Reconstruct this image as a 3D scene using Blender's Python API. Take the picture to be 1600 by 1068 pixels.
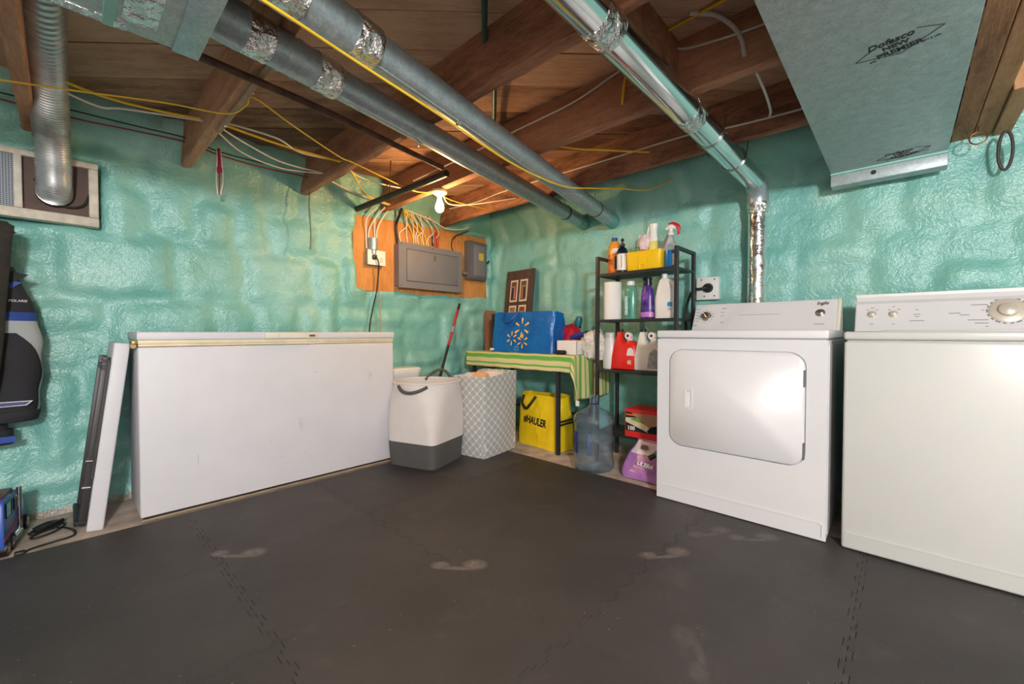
import bpy, bmesh, math, random
import numpy as np
from mathutils.bvhtree import BVHTree
from mathutils import Vector, Matrix, noise as mnoise
R = math.radians
random.seed(7)
scene = bpy.context.scene
for o in list(bpy.data.objects):
    bpy.data.objects.remove(o, do_unlink=True)
COL = scene.collection

# ------------------------------------------------------------------ camera, world, lights, exposure
cam_d = bpy.data.cameras.new('camera')
cam_d.sensor_width = 36.0
cam_d.lens = 36.0 * 653.0 / 1600.0
cam_d.clip_start = 0.02
cam = bpy.data.objects.new('camera', cam_d)
COL.objects.link(cam)
cam.location = (0, 0, 0.9)
cam.rotation_euler = (R(90) - math.atan(14 / 653), 0, R(43 - 90))
scene.camera = cam

world = bpy.data.worlds.new('world')
scene.world = world
world.use_nodes = True
world.node_tree.nodes['Background'].inputs[0].default_value = (1, 1, 1, 1)
world.node_tree.nodes['Background'].inputs[1].default_value = 0.0

# added lamp, unseen, under the joists behind the camera; stands in for flash light
rl = bpy.data.lights.new('added_lamp_offscreen', 'POINT')
rl.energy = 190
rl.color = (1, 0.99, 0.975)
rl.shadow_soft_size = 0.14
rlo = bpy.data.objects.new('added_lamp_offscreen', rl)
COL.objects.link(rlo)
rlo.location = (-0.75, -1.35, 1.66)

vs = scene.view_settings
vs.view_transform = 'Standard'
vs.look = 'None'
vs.exposure = 0.95
vs.gamma = 1.0
vs.use_curve_mapping = False

# ------------------------------------------------------------------ helpers: materials
def srgb(r, g, b):
    f = lambda c: (c / 255 / 12.92) if c / 255 <= 0.04045 else ((c / 255 + 0.055) / 1.055) ** 2.4
    return (f(r), f(g), f(b), 1)

class N:
    """tiny node-tree helper"""
    def __init__(s, name):
        s.m = bpy.data.materials.new(name)
        s.m.use_nodes = True
        s.t = s.m.node_tree
        s.b = s.t.nodes['Principled BSDF']
    def n(s, kind, **kw):
        x = s.t.nodes.new(kind)
        for k, v in kw.items():
            if k.startswith('i_'):
                key = k[2:]
                key = int(key) if key.isdigit() else key
                x.inputs[key].default_value = v
            else:
                setattr(x, k, v)
        return x
    def l(s, a, b):
        s.t.links.new(a, b)
    def math(s, op, a, b=None, c=None, clamp=False):
        x = s.t.nodes.new('ShaderNodeMath')
        x.operation = op
        x.use_clamp = clamp
        for i, v in enumerate((a, b, c)):
            if v is None:
                continue
            if isinstance(v, (int, float)):
                x.inputs[i].default_value = v
            else:
                s.l(v, x.inputs[i])
        return x.outputs[0]
    def ramp(s, fac, stops, interp='LINEAR'):
        r = s.t.nodes.new('ShaderNodeValToRGB')
        r.color_ramp.interpolation = interp
        e = r.color_ramp.elements
        while len(e) < len(stops):
            e.new(0.5)
        for el, (p, c) in zip(e, stops):
            el.position = p
            el.color = c if len(c) == 4 else (*c, 1)
        s.l(fac, r.inputs[0])
        return r.outputs[0]
    def mix(s, fac, a, b):
        x = s.t.nodes.new('ShaderNodeMix')
        x.data_type = 'RGBA'
        for sock, v in ((x.inputs[0], fac), (x.inputs[6], a), (x.inputs[7], b)):
            if isinstance(v, (int, float)):
                sock.default_value = v
            elif isinstance(v, tuple):
                sock.default_value = v
            else:
                s.l(v, sock)
        return x.outputs[2]
    def noise(s, vec, scale, detail=3, rough=0.55):
        x = s.n('ShaderNodeTexNoise')
        x.inputs['Scale'].default_value = scale
        x.inputs['Detail'].default_value = detail
        x.inputs['Roughness'].default_value = rough
        s.l(vec, x.inputs['Vector'])
        return x.outputs[0]
    def bump(s, h, strength, dist=0.01):
        x = s.n('ShaderNodeBump')
        x.inputs['Strength'].default_value = strength
        x.inputs['Distance'].default_value = dist
        s.l(h, x.inputs['Height'])
        s.l(x.outputs[0], s.b.inputs['Normal'])
    def coord(s, which='Object', scale=None):
        c = s.n('ShaderNodeTexCoord').outputs[which]
        if scale:
            mp = s.n('ShaderNodeMapping')
            mp.inputs['Scale'].default_value = scale
            s.l(c, mp.inputs['Vector'])
            return mp.outputs[0]
        return c

MATS = {}
def mat(name, rgb, rough=0.5, metal=0.0, var=0.06, vscale=8, bump=0.0, bscale=60, spec=None, emis=0, trans=0, ior=None, sheen=0, rvar=0.0):
    if name in MATS:
        return MATS[name]
    k = N(name)
    c = srgb(*rgb)
    v = k.coord()
    if var:
        nz = k.noise(v, vscale, 4)
        lo = tuple(x * (1 - var * 1.6) for x in c[:3]) + (1,)
        hi = tuple(min(1, x * (1 + var * 1.2)) for x in c[:3]) + (1,)
        k.l(k.ramp(nz, [(0.3, lo), (0.7, hi)]), k.b.inputs['Base Color'])
    else:
        k.b.inputs['Base Color'].default_value = c
    k.b.inputs['Roughness'].default_value = rough
    if rvar:
        k.l(k.math('MULTIPLY_ADD', k.noise(v, vscale * 2, 4), rvar * 2, rough - rvar), k.b.inputs['Roughness'])
    k.b.inputs['Metallic'].default_value = metal
    if spec is not None:
        k.b.inputs['Specular IOR Level'].default_value = spec
    if trans:
        k.b.inputs['Transmission Weight'].default_value = trans
    if ior:
        k.b.inputs['IOR'].default_value = ior
    if sheen:
        k.b.inputs['Sheen Weight'].default_value = sheen
    if emis:
        k.b.inputs['Emission Color'].default_value = c
        k.b.inputs['Emission Strength'].default_value = emis
    if bump:
        k.bump(k.noise(v, bscale, 3), bump, 0.004)
    MATS[name] = k.m
    return k.m

def wood(name, dark, mid, light, axis='X', rough=0.75, rnd=0.25, gs=5.0):
    k = N(name)
    long, cross = 2.2, 15
    sc = {'X': (long, cross, cross), 'Y': (cross, long, cross), 'Z': (cross, cross, long)}[axis]
    v = k.coord('Object', sc)
    inf = k.n('ShaderNodeObjectInfo')
    off = k.n('ShaderNodeVectorMath', operation='ADD')
    k.l(v, off.inputs[0])
    sc2 = k.n('ShaderNodeVectorMath', operation='SCALE')
    sc2.inputs[0].default_value = (13, 7, 5)
    k.l(inf.outputs['Random'], sc2.inputs['Scale'])
    k.l(sc2.outputs[0], off.inputs[1])
    g1 = k.noise(off.outputs[0], 1.5, 6, 0.62)
    g2 = k.noise(off.outputs[0], gs * 1.8, 5, 0.7)
    blot = k.noise(k.coord(), 3.2, 4, 0.6)
    f = k.math('ADD', k.math('MULTIPLY', g1, 0.42), k.math('MULTIPLY', g2, 0.36))
    f = k.math('ADD', f, k.math('MULTIPLY', blot, 0.32))
    f = k.math('ADD', f, k.math('MULTIPLY_ADD', inf.outputs['Random'], rnd, -rnd / 2))
    k.l(k.ramp(f, [(0.36, srgb(*dark)), (0.55, srgb(*mid)), (0.78, srgb(*light))]), k.b.inputs['Base Color'])
    k.b.inputs['Roughness'].default_value = rough
    k.bump(g2, 0.6, 0.006)
    MATS[name] = k.m
    return k.m

def foam_material():
    k = N('spray_foam')
    v = k.n('ShaderNodeNewGeometry').outputs['Position']
    big = k.noise(v, 1.7, 3, 0.5)
    mid = k.noise(v, 6, 4, 0.55)
    f = k.math('ADD', k.math('MULTIPLY', big, 0.6), k.math('MULTIPLY', mid, 0.4))
    c = k.ramp(f, [(0.34, srgb(112, 180, 172)), (0.5, srgb(134, 196, 188)), (0.66, srgb(162, 212, 204))])
    yel = k.ramp(k.noise(v, 2.3, 3, 0.5), [(0.5, (0, 0, 0, 1)), (0.68, (1, 1, 1, 1))])
    c = k.mix(k.math('MULTIPLY', yel, 0.3), c, srgb(156, 194, 164))
    att = k.n('ShaderNodeVertexColor', layer_name='bare')
    dirt = k.math('ADD', att.outputs[0], k.math('MULTIPLY_ADD', k.noise(v, 22, 4), 0.9, -0.45))
    dm = k.ramp(dirt, [(0.42, (0, 0, 0, 1)), (0.6, (1, 1, 1, 1))])
    c = k.mix(dm, c, srgb(150, 143, 130))
    k.l(c, k.b.inputs['Base Color'])
    k.b.inputs['Roughness'].default_value = 0.33
    k.b.inputs['Specular IOR Level'].default_value = 0.8
    w = k.n('ShaderNodeVectorMath', operation='ADD')
    k.l(v, w.inputs[0])
    wn = k.n('ShaderNodeTexNoise', i_Scale=9.0)
    k.l(v, wn.inputs['Vector'])
    ws = k.n('ShaderNodeVectorMath', operation='SCALE', i_Scale=0.06)
    k.l(wn.outputs['Color'], ws.inputs[0])
    k.l(ws.outputs[0], w.inputs[1])
    h1 = k.noise(v, 130, 2, 0.5)
    h2 = k.noise(w.outputs[0], 48, 2, 0.5)
    h3 = k.noise(v, 9, 3, 0.5)
    h = k.math('ADD', k.math('MULTIPLY', h1, 0.24), k.math('MULTIPLY', h2, 0.42))
    h = k.math('ADD', h, k.math('MULTIPLY', h3, 0.25))
    k.bump(h, 0.62, 0.02)
    return k.m

def galv(name, tint=(172, 184, 190), rough=0.38, metal=0.5, spangle=34):
    k = N(name)
    v = k.coord()
    vo = k.n('ShaderNodeTexVoronoi', i_Scale=float(spangle * 4))
    k.l(v, vo.inputs['Vector'])
    c0 = srgb(*tint)
    sp = k.math('ADD', k.math('MULTIPLY', vo.outputs['Color'], 0.35), k.math('MULTIPLY', k.noise(v, 26, 5), 0.65))
    k.l(k.ramp(sp, [(0.25, tuple(x * .72 for x in c0[:3]) + (1,)), (0.8, tuple(min(1, x * 1.18) for x in c0[:3]) + (1,))]), k.b.inputs['Base Color'])
    k.b.inputs['Metallic'].default_value = metal
    k.l(k.math('MULTIPLY_ADD', k.noise(v, 18, 3), 0.25, rough - 0.12), k.b.inputs['Roughness'])
    MATS[name] = k.m
    return k.m

def foil_material(name='crinkled_foil', amt=0.8, scale=24, rough=0.16):
    k = N(name)
    v = k.coord()
    vo = k.n('ShaderNodeTexVoronoi', i_Scale=float(scale), feature='F1')
    k.l(v, vo.inputs['Vector'])
    k.b.inputs['Base Color'].default_value = (0.82, 0.82, 0.83, 1)
    k.b.inputs['Metallic'].default_value = 1
    k.b.inputs['Roughness'].default_value = rough
    h = k.math('ADD', vo.outputs['Distance'], k.noise(v, scale * 2, 4))
    k.bump(h, amt, 0.02)
    MATS[name] = k.m
    return k.m

# ------------------------------------------------------------------ helpers: meshes
def resample(pts, n):
    P = [Vector(p) for p in pts]
    if len(P) < 3:
        return [P[0].lerp(P[-1], i / n) for i in range(n + 1)]
    out = []
    seg = len(P) - 1
    for i in range(n + 1):
        t = i / n * seg
        j = min(int(t), seg - 1)
        u = t - j
        p1, p2 = P[j], P[j + 1]
        p0 = P[j - 1] if j else p1 * 2 - p2
        p3 = P[j + 2] if j + 2 <= seg else p2 * 2 - p1
        out.append(0.5 * ((2 * p1) + (p2 - p0) * u + (2 * p0 - 5 * p1 + 4 * p2 - p3) * u * u + (3 * p1 - p0 - 3 * p2 + p3) * u ** 3))
    return out

class B:
    def __init__(s):
        s.v, s.f, s.uv = [], [], None
    def add(s, vs_, fs):
        o = len(s.v)
        s.v += [tuple(p) for p in vs_]
        s.f += [tuple(i + o for i in f) for f in fs]
        return s
    def box(s, a, b, bev=0.0, seg=2, mtx=None):
        bm = bmesh.new()
        bmesh.ops.create_cube(bm, size=1)
        a, b = Vector(a), Vector(b)
        for q in bm.verts:
            q.co = Vector([(a[i] + b[i]) / 2 + q.co[i] * (b[i] - a[i]) for i in range(3)])
        if bev:
            bmesh.ops.bevel(bm, geom=list(bm.edges), offset=bev, segments=seg, profile=0.5, affect='EDGES')
        return s.bm(bm, mtx)
    def bm(s, bm, mtx=None):
        bmesh.ops.recalc_face_normals(bm, faces=bm.faces)
        bm.verts.index_update()
        vv = [(mtx @ q.co if mtx else q.co.copy()) for q in bm.verts]
        ff = [tuple(q.index for q in f.verts) for f in bm.faces]
        bm.free()
        return s.add(vv, ff)
    def tube(s, pts, r, seg=10, n=None, caps=True):
        P = resample(pts, n) if n else [Vector(p) for p in pts]
        m = len(P)
        rr = r if isinstance(r, (list, tuple)) else [r] * m
        if len(rr) != m:
            rr = [rr[min(len(rr) - 1, int(i / (m - 1) * (len(rr) - 1) + .5))] for i in range(m)]
        T = [(P[min(i + 1, m - 1)] - P[max(i - 1, 0)]).normalized() for i in range(m)]
        a = Vector((0, 0, 1)) if abs(T[0].z) < 0.9 else Vector((1, 0, 0))
        u = T[0].cross(a).normalized()
        vv, ff = [], []
        for i in range(m):
            u = (u - T[i] * u.dot(T[i])).normalized()
            w = T[i].cross(u)
            for k in range(seg):
                an = 2 * math.pi * k / seg
                vv.append(P[i] + (u * math.cos(an) + w * math.sin(an)) * rr[i])
        for i in range(m - 1):
            for k in range(seg):
                k2 = (k + 1) % seg
                ff.append((i * seg + k, i * seg + k2, (i + 1) * seg + k2, (i + 1) * seg + k))
        if caps:
            ff.append(tuple(reversed(range(seg))))
            ff.append(tuple((m - 1) * seg + k for k in range(seg)))
        return s.add(vv, ff)
    def lathe(s, prof, seg=24, c=(0, 0, 0), sx=1.0, sy=1.0, mtx=None):
        vv, ff = [], []
        for (r, z) in prof:
            for k in range(seg):
                an = 2 * math.pi * k / seg
                p = Vector((c[0] + r * math.cos(an) * sx, c[1] + r * math.sin(an) * sy, c[2] + z))
                vv.append(mtx @ p if mtx else p)
        m = len(prof)
        for i in range(m - 1):
            for k in range(seg):
                k2 = (k + 1) % seg
                ff.append((i * seg + k, i * seg + k2, (i + 1) * seg + k2, (i + 1) * seg + k))
        if prof[0][0] > 1e-5:
            ff.append(tuple(reversed(range(seg))))
        if prof[-1][0] > 1e-5:
            ff.append(tuple((m - 1) * seg + k for k in range(seg)))
        return s.add(vv, ff)
    def loft(s, rings, caps=True, closed=True):
        n = len(rings[0])
        vv, ff = [], []
        for r in rings:
            vv += r
        for i in range(len(rings) - 1):
            for k in range(n if closed else n - 1):
                k2 = (k + 1) % n
                ff.append((i * n + k, i * n + k2, (i + 1) * n + k2, (i + 1) * n + k))
        if caps and closed:
            ff.append(tuple(reversed(range(n))))
            ff.append(tuple((len(rings) - 1) * n + k for k in range(n)))
        return s.add(vv, ff)
    def prism(s, poly, h0, h1, frame=None):
        """poly in 2d, extruded along local z from h0 to h1; frame = Matrix"""
        n = len(poly)
        vv = [Vector((p[0], p[1], h0)) for p in poly] + [Vector((p[0], p[1], h1)) for p in poly]
        if frame:
            vv = [frame @ q for q in vv]
        ff = [tuple(reversed(range(n))), tuple(range(n, 2 * n))]
        ff += [(i, (i + 1) % n, n + (i + 1) % n, n + i) for i in range(n)]
        return s.add(vv, ff)
    def grid(s, fn, nu, nv):
        vv = [fn(i / nu, j / nv) for j in range(nv + 1) for i in range(nu + 1)]
        ff = [(j * (nu + 1) + i, j * (nu + 1) + i + 1, (j + 1) * (nu + 1) + i + 1, (j + 1) * (nu + 1) + i) for j in range(nv) for i in range(nu)]
        s.uvs = [(i / nu, j / nv) for j in range(nv + 1) for i in range(nu + 1)]
        return s.add(vv, ff)
    def build(s, name, material, parent=None, smooth=None, fix=True, uv=None, w=False):
        if w and parent is not None:   # vertices were given in room coordinates
            L = parent.location
            s.v = [(p[0] - L.x, p[1] - L.y, p[2] - L.z) for p in s.v]
        me = bpy.data.meshes.new(name)
        me.from_pydata([tuple(p) for p in s.v], [], s.f)
        if fix:
            bm = bmesh.new()
            bm.from_mesh(me)
            bmesh.ops.recalc_face_normals(bm, faces=bm.faces)
            bm.to_mesh(me)
            bm.free()
        if uv:
            lay = me.uv_layers.new(name='UVMap')
            for lp in me.loops:
                lay.data[lp.index].uv = uv[lp.vertex_index]
        if smooth is not None:
            me.polygons.foreach_set('use_smooth', [True] * len(me.polygons))
            if smooth < 180:
                try:
                    me.set_sharp_from_angle(angle=R(smooth))
                except Exception:
                    pass
        me.materials.append(material)
        o = bpy.data.objects.new(name, me)
        COL.objects.link(o)
        o.parent = parent
        return o

def frame(origin, xd, yd):
    x = Vector(xd).normalized()
    y = Vector(yd)
    y = (y - x * y.dot(x)).normalized()
    z = x.cross(y)
    return Matrix(((x.x, y.x, z.x, origin[0]), (x.y, y.y, z.y, origin[1]), (x.z, y.z, z.z, origin[2]), (0, 0, 0, 1)))

def tag(o, label=None, cat=None, group=None, kind=None):
    if label: o['label'] = label
    if cat: o['category'] = cat
    if group: o['group'] = group
    if kind: o['kind'] = kind
    return o

def thing(name, label, cat, loc=(0, 0, 0), rz=0, group=None):
    o = bpy.data.objects.new(name, None)
    o.empty_display_size = 0.05
    COL.objects.link(o)
    o.location = loc
    o.rotation_euler = (0, 0, R(rz))
    return tag(o, label, cat, group)

def text(body, size, material, parent, fr, depth=0.0006, name='lettering', shear=0.0, bold=0.0, align='CENTER', sx=1.0):
    cu = bpy.data.curves.new('txt', 'FONT')
    cu.body = body
    cu.size = size
    cu.extrude = depth
    cu.offset = bold
    cu.shear = shear
    cu.align_x = align
    cu.align_y = 'CENTER'
    cu.resolution_u = 3
    tmp = bpy.data.objects.new('txt', cu)
    me = bpy.data.meshes.new_from_object(tmp)
    bpy.data.objects.remove(tmp)
    bpy.data.curves.remove(cu)
    me.transform(fr @ Matrix.Diagonal((sx, 1, 1, 1)))
    me.materials.clear()
    me.materials.append(material)
    me.name = name
    o = bpy.data.objects.new(name, me)
    COL.objects.link(o)
    o.parent = parent
    return o

def conform(o, target, lift=.002):
    """lay flat print on the room-facing (-X) skin of a soft bag; both share the same parent space"""
    bv = BVHTree.FromPolygons([v.co.copy() for v in target.data.vertices], [tuple(p.vertices) for p in target.data.polygons])
    for v in o.data.vertices:
        h = bv.ray_cast(Vector((-1, v.co.y, v.co.z)), Vector((1, 0, 0)))[0]
        if h:
            v.co.x = h.x - lift
    return o

def sstep(a, b, x):
    t = max(0.0, min(1.0, (x - a) / (b - a)))
    return t * t * (3 - 2 * t)

# common materials
m_foam = foam_material()
m_white_enamel = mat('white_enamel', (216, 216, 219), 0.28, var=0.015, vscale=3)
m_black = mat('black_plastic', (26, 26, 28), 0.45, var=0.1)
m_blacksteel = mat('black_powder_coat', (40, 40, 44), 0.42, var=0.08, bump=0.05, bscale=220)
m_white_pl = mat('white_plastic', (232, 230, 228), 0.4, var=0.03)
m_chrome = mat('chrome', (205, 205, 205), 0.18, 1.0, var=0.05)
m_print = mat('black_print', (28, 30, 32), 0.6, var=0)
m_galv = galv('galvanised_steel')
m_foil = foil_material()
m_whitecable = mat('white_cable', (222, 216, 208), 0.45, var=0.05)
m_yellowcable = mat('yellow_cable', (240, 196, 50), 0.42, var=0.05)
m_concrete = mat('concrete', (198, 182, 168), 0.85, var=0.22, vscale=9, bump=0.5, bscale=30)
m_rust = mat('rusty_steel', (92, 66, 54), 0.7, 0.2, var=0.3, vscale=20)
w_joist = wood('joist_wood', (98, 64, 48), (172, 120, 92), (212, 162, 128), 'Y')
w_plank = wood('plank_wood', (114, 78, 60), (186, 142, 114), (226, 188, 158), 'X', rnd=0.42)
w_beam = wood('beam_wood', (118, 76, 48), (176, 128, 88), (208, 164, 120), 'X')
w_ply = wood('plywood', (150, 92, 44), (206, 142, 76), (226, 168, 100), 'Z', rnd=0)

# ------------------------------------------------------------------ room shell
X0, X1, Y0, Y1 = -2.3, 3.05, -2.3, 3.12
ZC = 2.105
f = B().box((X0 - .1, Y0 - .1, -.12), (X1 + .15, Y1 + .15, -.012)).build('floor', m_concrete)
tag(f, 'bare concrete basement floor', kind='structure')

def stones(L, seed):
    """irregular blocks the foam was sprayed over: list of (u0,u1,z0,z1,height)"""
    rn = random.Random(seed)
    out, z = [], -0.1
    while z < 2.1:
        h = rn.uniform(.24, .4)
        u = rn.uniform(-.3, 0)
        while u < L:
            w = rn.uniform(.2, .52)
            q = rn.random()
            if q < .3 and w > .28:      # two upright blocks side by side
                out.append((u, u + w * .5, z - .02, z + h, rn.uniform(.35, 1)))
                out.append((u + w * .5, u + w, z, z + h + .03, rn.uniform(.35, 1)))
            elif q < .65:               # two flat courses
                t = rn.uniform(.4, .6)
                out.append((u, u + w, z, z + h * t, rn.uniform(.35, 1)))
                out.append((u, u + w, z + h * t, z + h, rn.uniform(.35, 1)))
            else:
                out.append((u, u + w, z, z + h, rn.uniform(.3, 1)))
            u += w
        z += h
    return out

def blur(a, r):
    for ax in (0, 1):
        k = np.hanning(2 * r + 3)[1:-1]
        k /= k.sum()
        p = np.pad(a, [(r, r) if i == ax else (0, 0) for i in (0, 1)], mode='edge')
        a = sum(k[i] * (p[i:i + a.shape[0], :] if ax == 0 else p[:, i:i + a.shape[1]]) for i in range(2 * r + 1))
    return a

def foam_wall(name, L, pos, bulge_extra, seed, label, step=.0165, bare_fn=None):
    nu, nv = int(L / step), int((ZC + .05) / step)
    U = np.linspace(0, L, nu + 1)[None, :].repeat(nv + 1, 0)
    Z = np.linspace(-.03, ZC + .03, nv + 1)[:, None].repeat(nu + 1, 1)
    wu, wz = np.zeros_like(U), np.zeros_like(U)
    lf, hf = np.zeros_like(U), np.zeros_like(U)
    for j in range(nv + 1):
        for i in range(nu + 1):
            u, z = U[j, i], Z[j, i]
            wu[j, i] = .035 * mnoise.noise((u * 3.5, z * 3.5, seed))
            wz[j, i] = .035 * mnoise.noise((u * 3.5, z * 3.5, seed + 9))
            lf[j, i] = mnoise.noise((u * 1.3, z * 1.3, seed + 3))
            hf[j, i] = .007 * mnoise.noise((u * 9, z * 9, seed + 5)) + .0035 * mnoise.noise((u * 26, z * 26, seed + 1))
    D = np.zeros_like(U)
    a, b = U + wu, Z + wz
    for (u0, u1, z0, z1, h) in stones(L, seed):
        g = .022
        D[(a > u0 + g) & (a < u1 - g) & (b > z0 + g) & (b < z1 - g)] = h
    D = .75 * blur(D, 3) + .25 * blur(D, 6)
    O = .062 * D - .02 + .024 * lf + hf
    vv, bare = [], []
    for j in range(nv + 1):
        for i in range(nu + 1):
            u, z = float(U[j, i]), float(Z[j, i])
            vv.append(pos(u, z, bulge_extra(u, z, float(O[j, i]))))
            bare.append(bare_fn(u, z) if bare_fn else 0)
    ff = [(j * (nu + 1) + i, j * (nu + 1) + i + 1, (j + 1) * (nu + 1) + i + 1, (j + 1) * (nu + 1) + i) for j in range(nv) for i in range(nu)]
    b = B()
    b.add(vv, ff)
    o = b.build(name, m_foam, smooth=180, fix=False)
    ca = o.data.color_attributes.new('bare', 'FLOAT_COLOR', 'POINT')
    for k, q in enumerate(bare):
        ca.data[k].color = (q, q, q, 1)
    return tag(o, label, kind='structure')

def rect_in(u, z, a, b, c, d, soft):
    return min(sstep(-soft, soft, u - a), sstep(-soft, soft, b - u)) * min(sstep(-soft, soft, z - c), sstep(-soft, soft, d - z))

def left_extra(u, z, off):
    x = u + X0
    nz = .02 * mnoise.noise((x * 9, z * 9, 3.3))
    # foam stops around the plywood board and around the window
    m = rect_in(x + nz, z + nz, 1.55, 2.93, 1.26, 1.81 + .04 * (x - 1.55) * .6, .022)
    w = rect_in(x + nz, z + nz, -.82, .145, 1.45, 1.76, .03)
    rim = rect_in(x, z, -.92, .24, 1.38, 1.85, .05) * (1 - w)
    rim += .8 * rect_in(x, z, 1.47, 3.0, 1.19, 1.89, .04) * (1 - m)
    off = off * (1 - .6 * m) * (1 - w) + rim * .03
    off += -.045 * m - .05 * w
    off += .09 * sstep(1.86, 2.1, z)
    off += .02 * sstep(.12, 0, z)
    return off
def base_bare(u, z):
    return sstep(.06, -.015, z) * .95
foam_wall('wall_left', X1 - X0 + .12, lambda u, z, o: (X0 + u, Y1 - o, z), left_extra, 11, 'lumpy turquoise spray-foamed basement wall behind the chest freezer', bare_fn=base_bare)
def right_extra(u, z, off):
    off += .16 * sstep(1.84, 2.1, z) + .015 * sstep(.1, 0, z)
    return off * .8
foam_wall('wall_right', Y1 - Y0 + .12, lambda u, z, o: (X1 - o, Y1 + .06 - u, z), right_extra, 29, 'turquoise spray-foamed basement wall behind the washer and dryer', bare_fn=base_bare)
m_back = mat('pale_wall_paint', (196, 200, 196), 0.8, var=0.05)
tag(B().box((X0 - .1, Y0 - .1, -.02), (X0, Y1 + .1, 2.15)).build('wall_back', m_back), 'plain painted basement wall', kind='structure')
tag(B().box((X0 - .1, Y0 - .1, -.02), (X1 + .15, Y0, 2.15)).build('wall_side', m_back), 'plain painted basement side wall', kind='structure')

# ------------------------------------------------------------------ ceiling: deck, diagonal planks, joists, beam
ceil = B().box((X0 - .1, Y0 - .1, ZC + .03), (X1 + .15, Y1 + .15, ZC + .08)).build('ceiling', w_plank)
tag(ceil, 'open basement ceiling of old joists under a diagonal plank deck', kind='structure')
def clip(poly, nx, ny, d):
    out = []
    for i in range(len(poly)):
        p, q = poly[i], poly[(i + 1) % len(poly)]
        a, b = nx * p[0] + ny * p[1] - d, nx * q[0] + ny * q[1] - d
        if a <= 0: out.append(p)
        if a * b < 0:
            t = a / (a - b)
            out.append((p[0] + (q[0] - p[0]) * t, p[1] + (q[1] - p[1]) * t))
    return out
ca, sa = math.cos(R(-45)), math.sin(R(-45))
k = 0
v = -4.2
rp = random.Random(5)
while v < 4.6:
    wd = rp.uniform(.215, .262)
    poly = [(-6, v + .003), (6, v + .003), (6, v + wd - .003), (-6, v + wd - .003)]
    W = [(x * ca - y * sa, x * sa + y * ca) for x, y in poly]
    for nx, ny, d in ((1, 0, X1 + .1), (-1, 0, -X0 + .1), (0, 1, Y1 + .1), (0, -1, -Y0 + .1)):
        W = clip(W, nx, ny, d) if len(W) > 2 else W
    if len(W) > 2:
        cx = sum(p[0] for p in W) / len(W); cy = sum(p[1] for p in W) / len(W)
        loc = [((x - cx) * ca + (y - cy) * sa, -(x - cx) * sa + (y - cy) * ca) for x, y in W]
        dz = rp.uniform(-.003, .003)
        o = B().prism(loc, ZC + dz, ZC + .028).build('plank', w_plank, ceil)
        o.location = (cx, cy, 0)
        o.rotation_euler = (0, 0, R(-45))
    v += wd

def joist(x, y0, y1, z0=1.877, th=.05, rough=.006, seed=0):
    rn = random.Random(seed)
    n = 22
    rings = []
    for i in range(n + 1):
        y = y0 + (y1 - y0) * i / n
        a, b, c = [rn.uniform(-rough, rough) for _ in range(3)]
        e = .008
        rings.append([Vector(p) for p in ((x + a * .5 + e, y, z0 + b), (x + th - e, y, z0 + c), (x + th + a * .5, y, z0 + e + c), (x + th, y, ZC), (x, y, ZC), (x + a * .5, y, z0 + e + b))])
    return B().loft(rings).build('joist', w_joist, ceil)
for i, x in enumerate((.485, 1.155, 1.75, 2.36)):
    joist(x, -.15, Y1 + .02, seed=i)
for i, x in enumerate((-.125, -.73, -1.34, -1.95)):
    joist(x, Y0, Y1 + .02, seed=9 + i)
for i, x in enumerate((.485, 1.155)):
    joist(x, Y0, -.31, seed=19 + i)
# doubled header beam running to the washer wall
B().box((-.07, -.235, 1.85), (X1 + .02, -.162, ZC), .004).build('header_beam', w_beam, ceil)
B().box((-.07, -.300, 1.853), (X1 + .02, -.238, ZC), .004).build('header_beam', w_beam, ceil)
B().box((2.52, -.362, 1.84), (X1 + .02, -.303, ZC), .004).build('header_beam', w_beam, ceil)
rnk = random.Random(4)
bk = []
for i in range(60):
    x = -.07 + (X1 + .07) * i / 59
    a, c = rnk.uniform(-.006, .006), rnk.uniform(-.012, .006)
    bk.append([Vector(p) for p in ((x, -.165, 1.852 + c), (x, -.152 + a, 1.862 + c), (x, -.151, ZC), (x, -.165, ZC))])
B().loft(bk).build('bark_edge', mat('dark_bark', (58, 44, 38), .9, var=.35, vscale=40, bump=.6, bscale=60), ceil)
B().box((1.205, .69, 1.895), (1.75, .745, ZC), .004).build('blocking', w_joist, ceil)
B().box((-.075, 1.1, 1.9), (.485, 1.15, ZC), .004).build('blocking', w_joist, ceil)
w_strip = wood('pale_strip_wood', (150, 128, 104), (186, 164, 138), (206, 186, 160), 'Y')
st = B().box((.512, 1.52, 1.862), (.534, 2.42, 1.876), .002).build('nailing_strip', w_strip, ceil)
for (x, y, z) in ((.53, 2.30, 1.857), (1.155, 2.47, 1.92), (1.155, 2.74, 1.92), (.485, 2.53, 1.95), (.56, 2.0, 1.90)):
    B().tube([(x, y, z), (x - .012, y, z)], .006, 8).build('staple', m_chrome, ceil)

# ------------------------------------------------------------------ window with vent panel
win = thing('window_1', None, None, (0, 3.075, 0))
tag(win, 'small basement window with a pale frame, screened vent and brown panel', kind='structure')
m_frame = mat('aged_white_paint', (204, 196, 182), 0.6, var=0.12, vscale=25, bump=0.15)
fr = B()
for a, b in (((-.82, -.03, 1.445), (.135, .03, 1.492)), ((-.82, -.03, 1.738), (.135, .03, 1.768)), ((.098, -.029, 1.4915), (.134, .029, 1.7385)), ((-.819, -.029, 1.4915), (-.785, .029, 1.7385)), ((-.15, -.035, 1.49), (-.122, .02, 1.74))):
    fr.box(a, b, .006)
fr.build('window_frame', m_frame, win, 40)
m_brown = mat('brown_panel_board', (94, 74, 66), 0.7, var=0.12)
pb = []
B().box((-.123, -.004, 1.49), (.1, .008, 1.74), .002).build('vent_panel', m_brown, win)
k = N('vent_screen')
v = k.coord()
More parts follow.
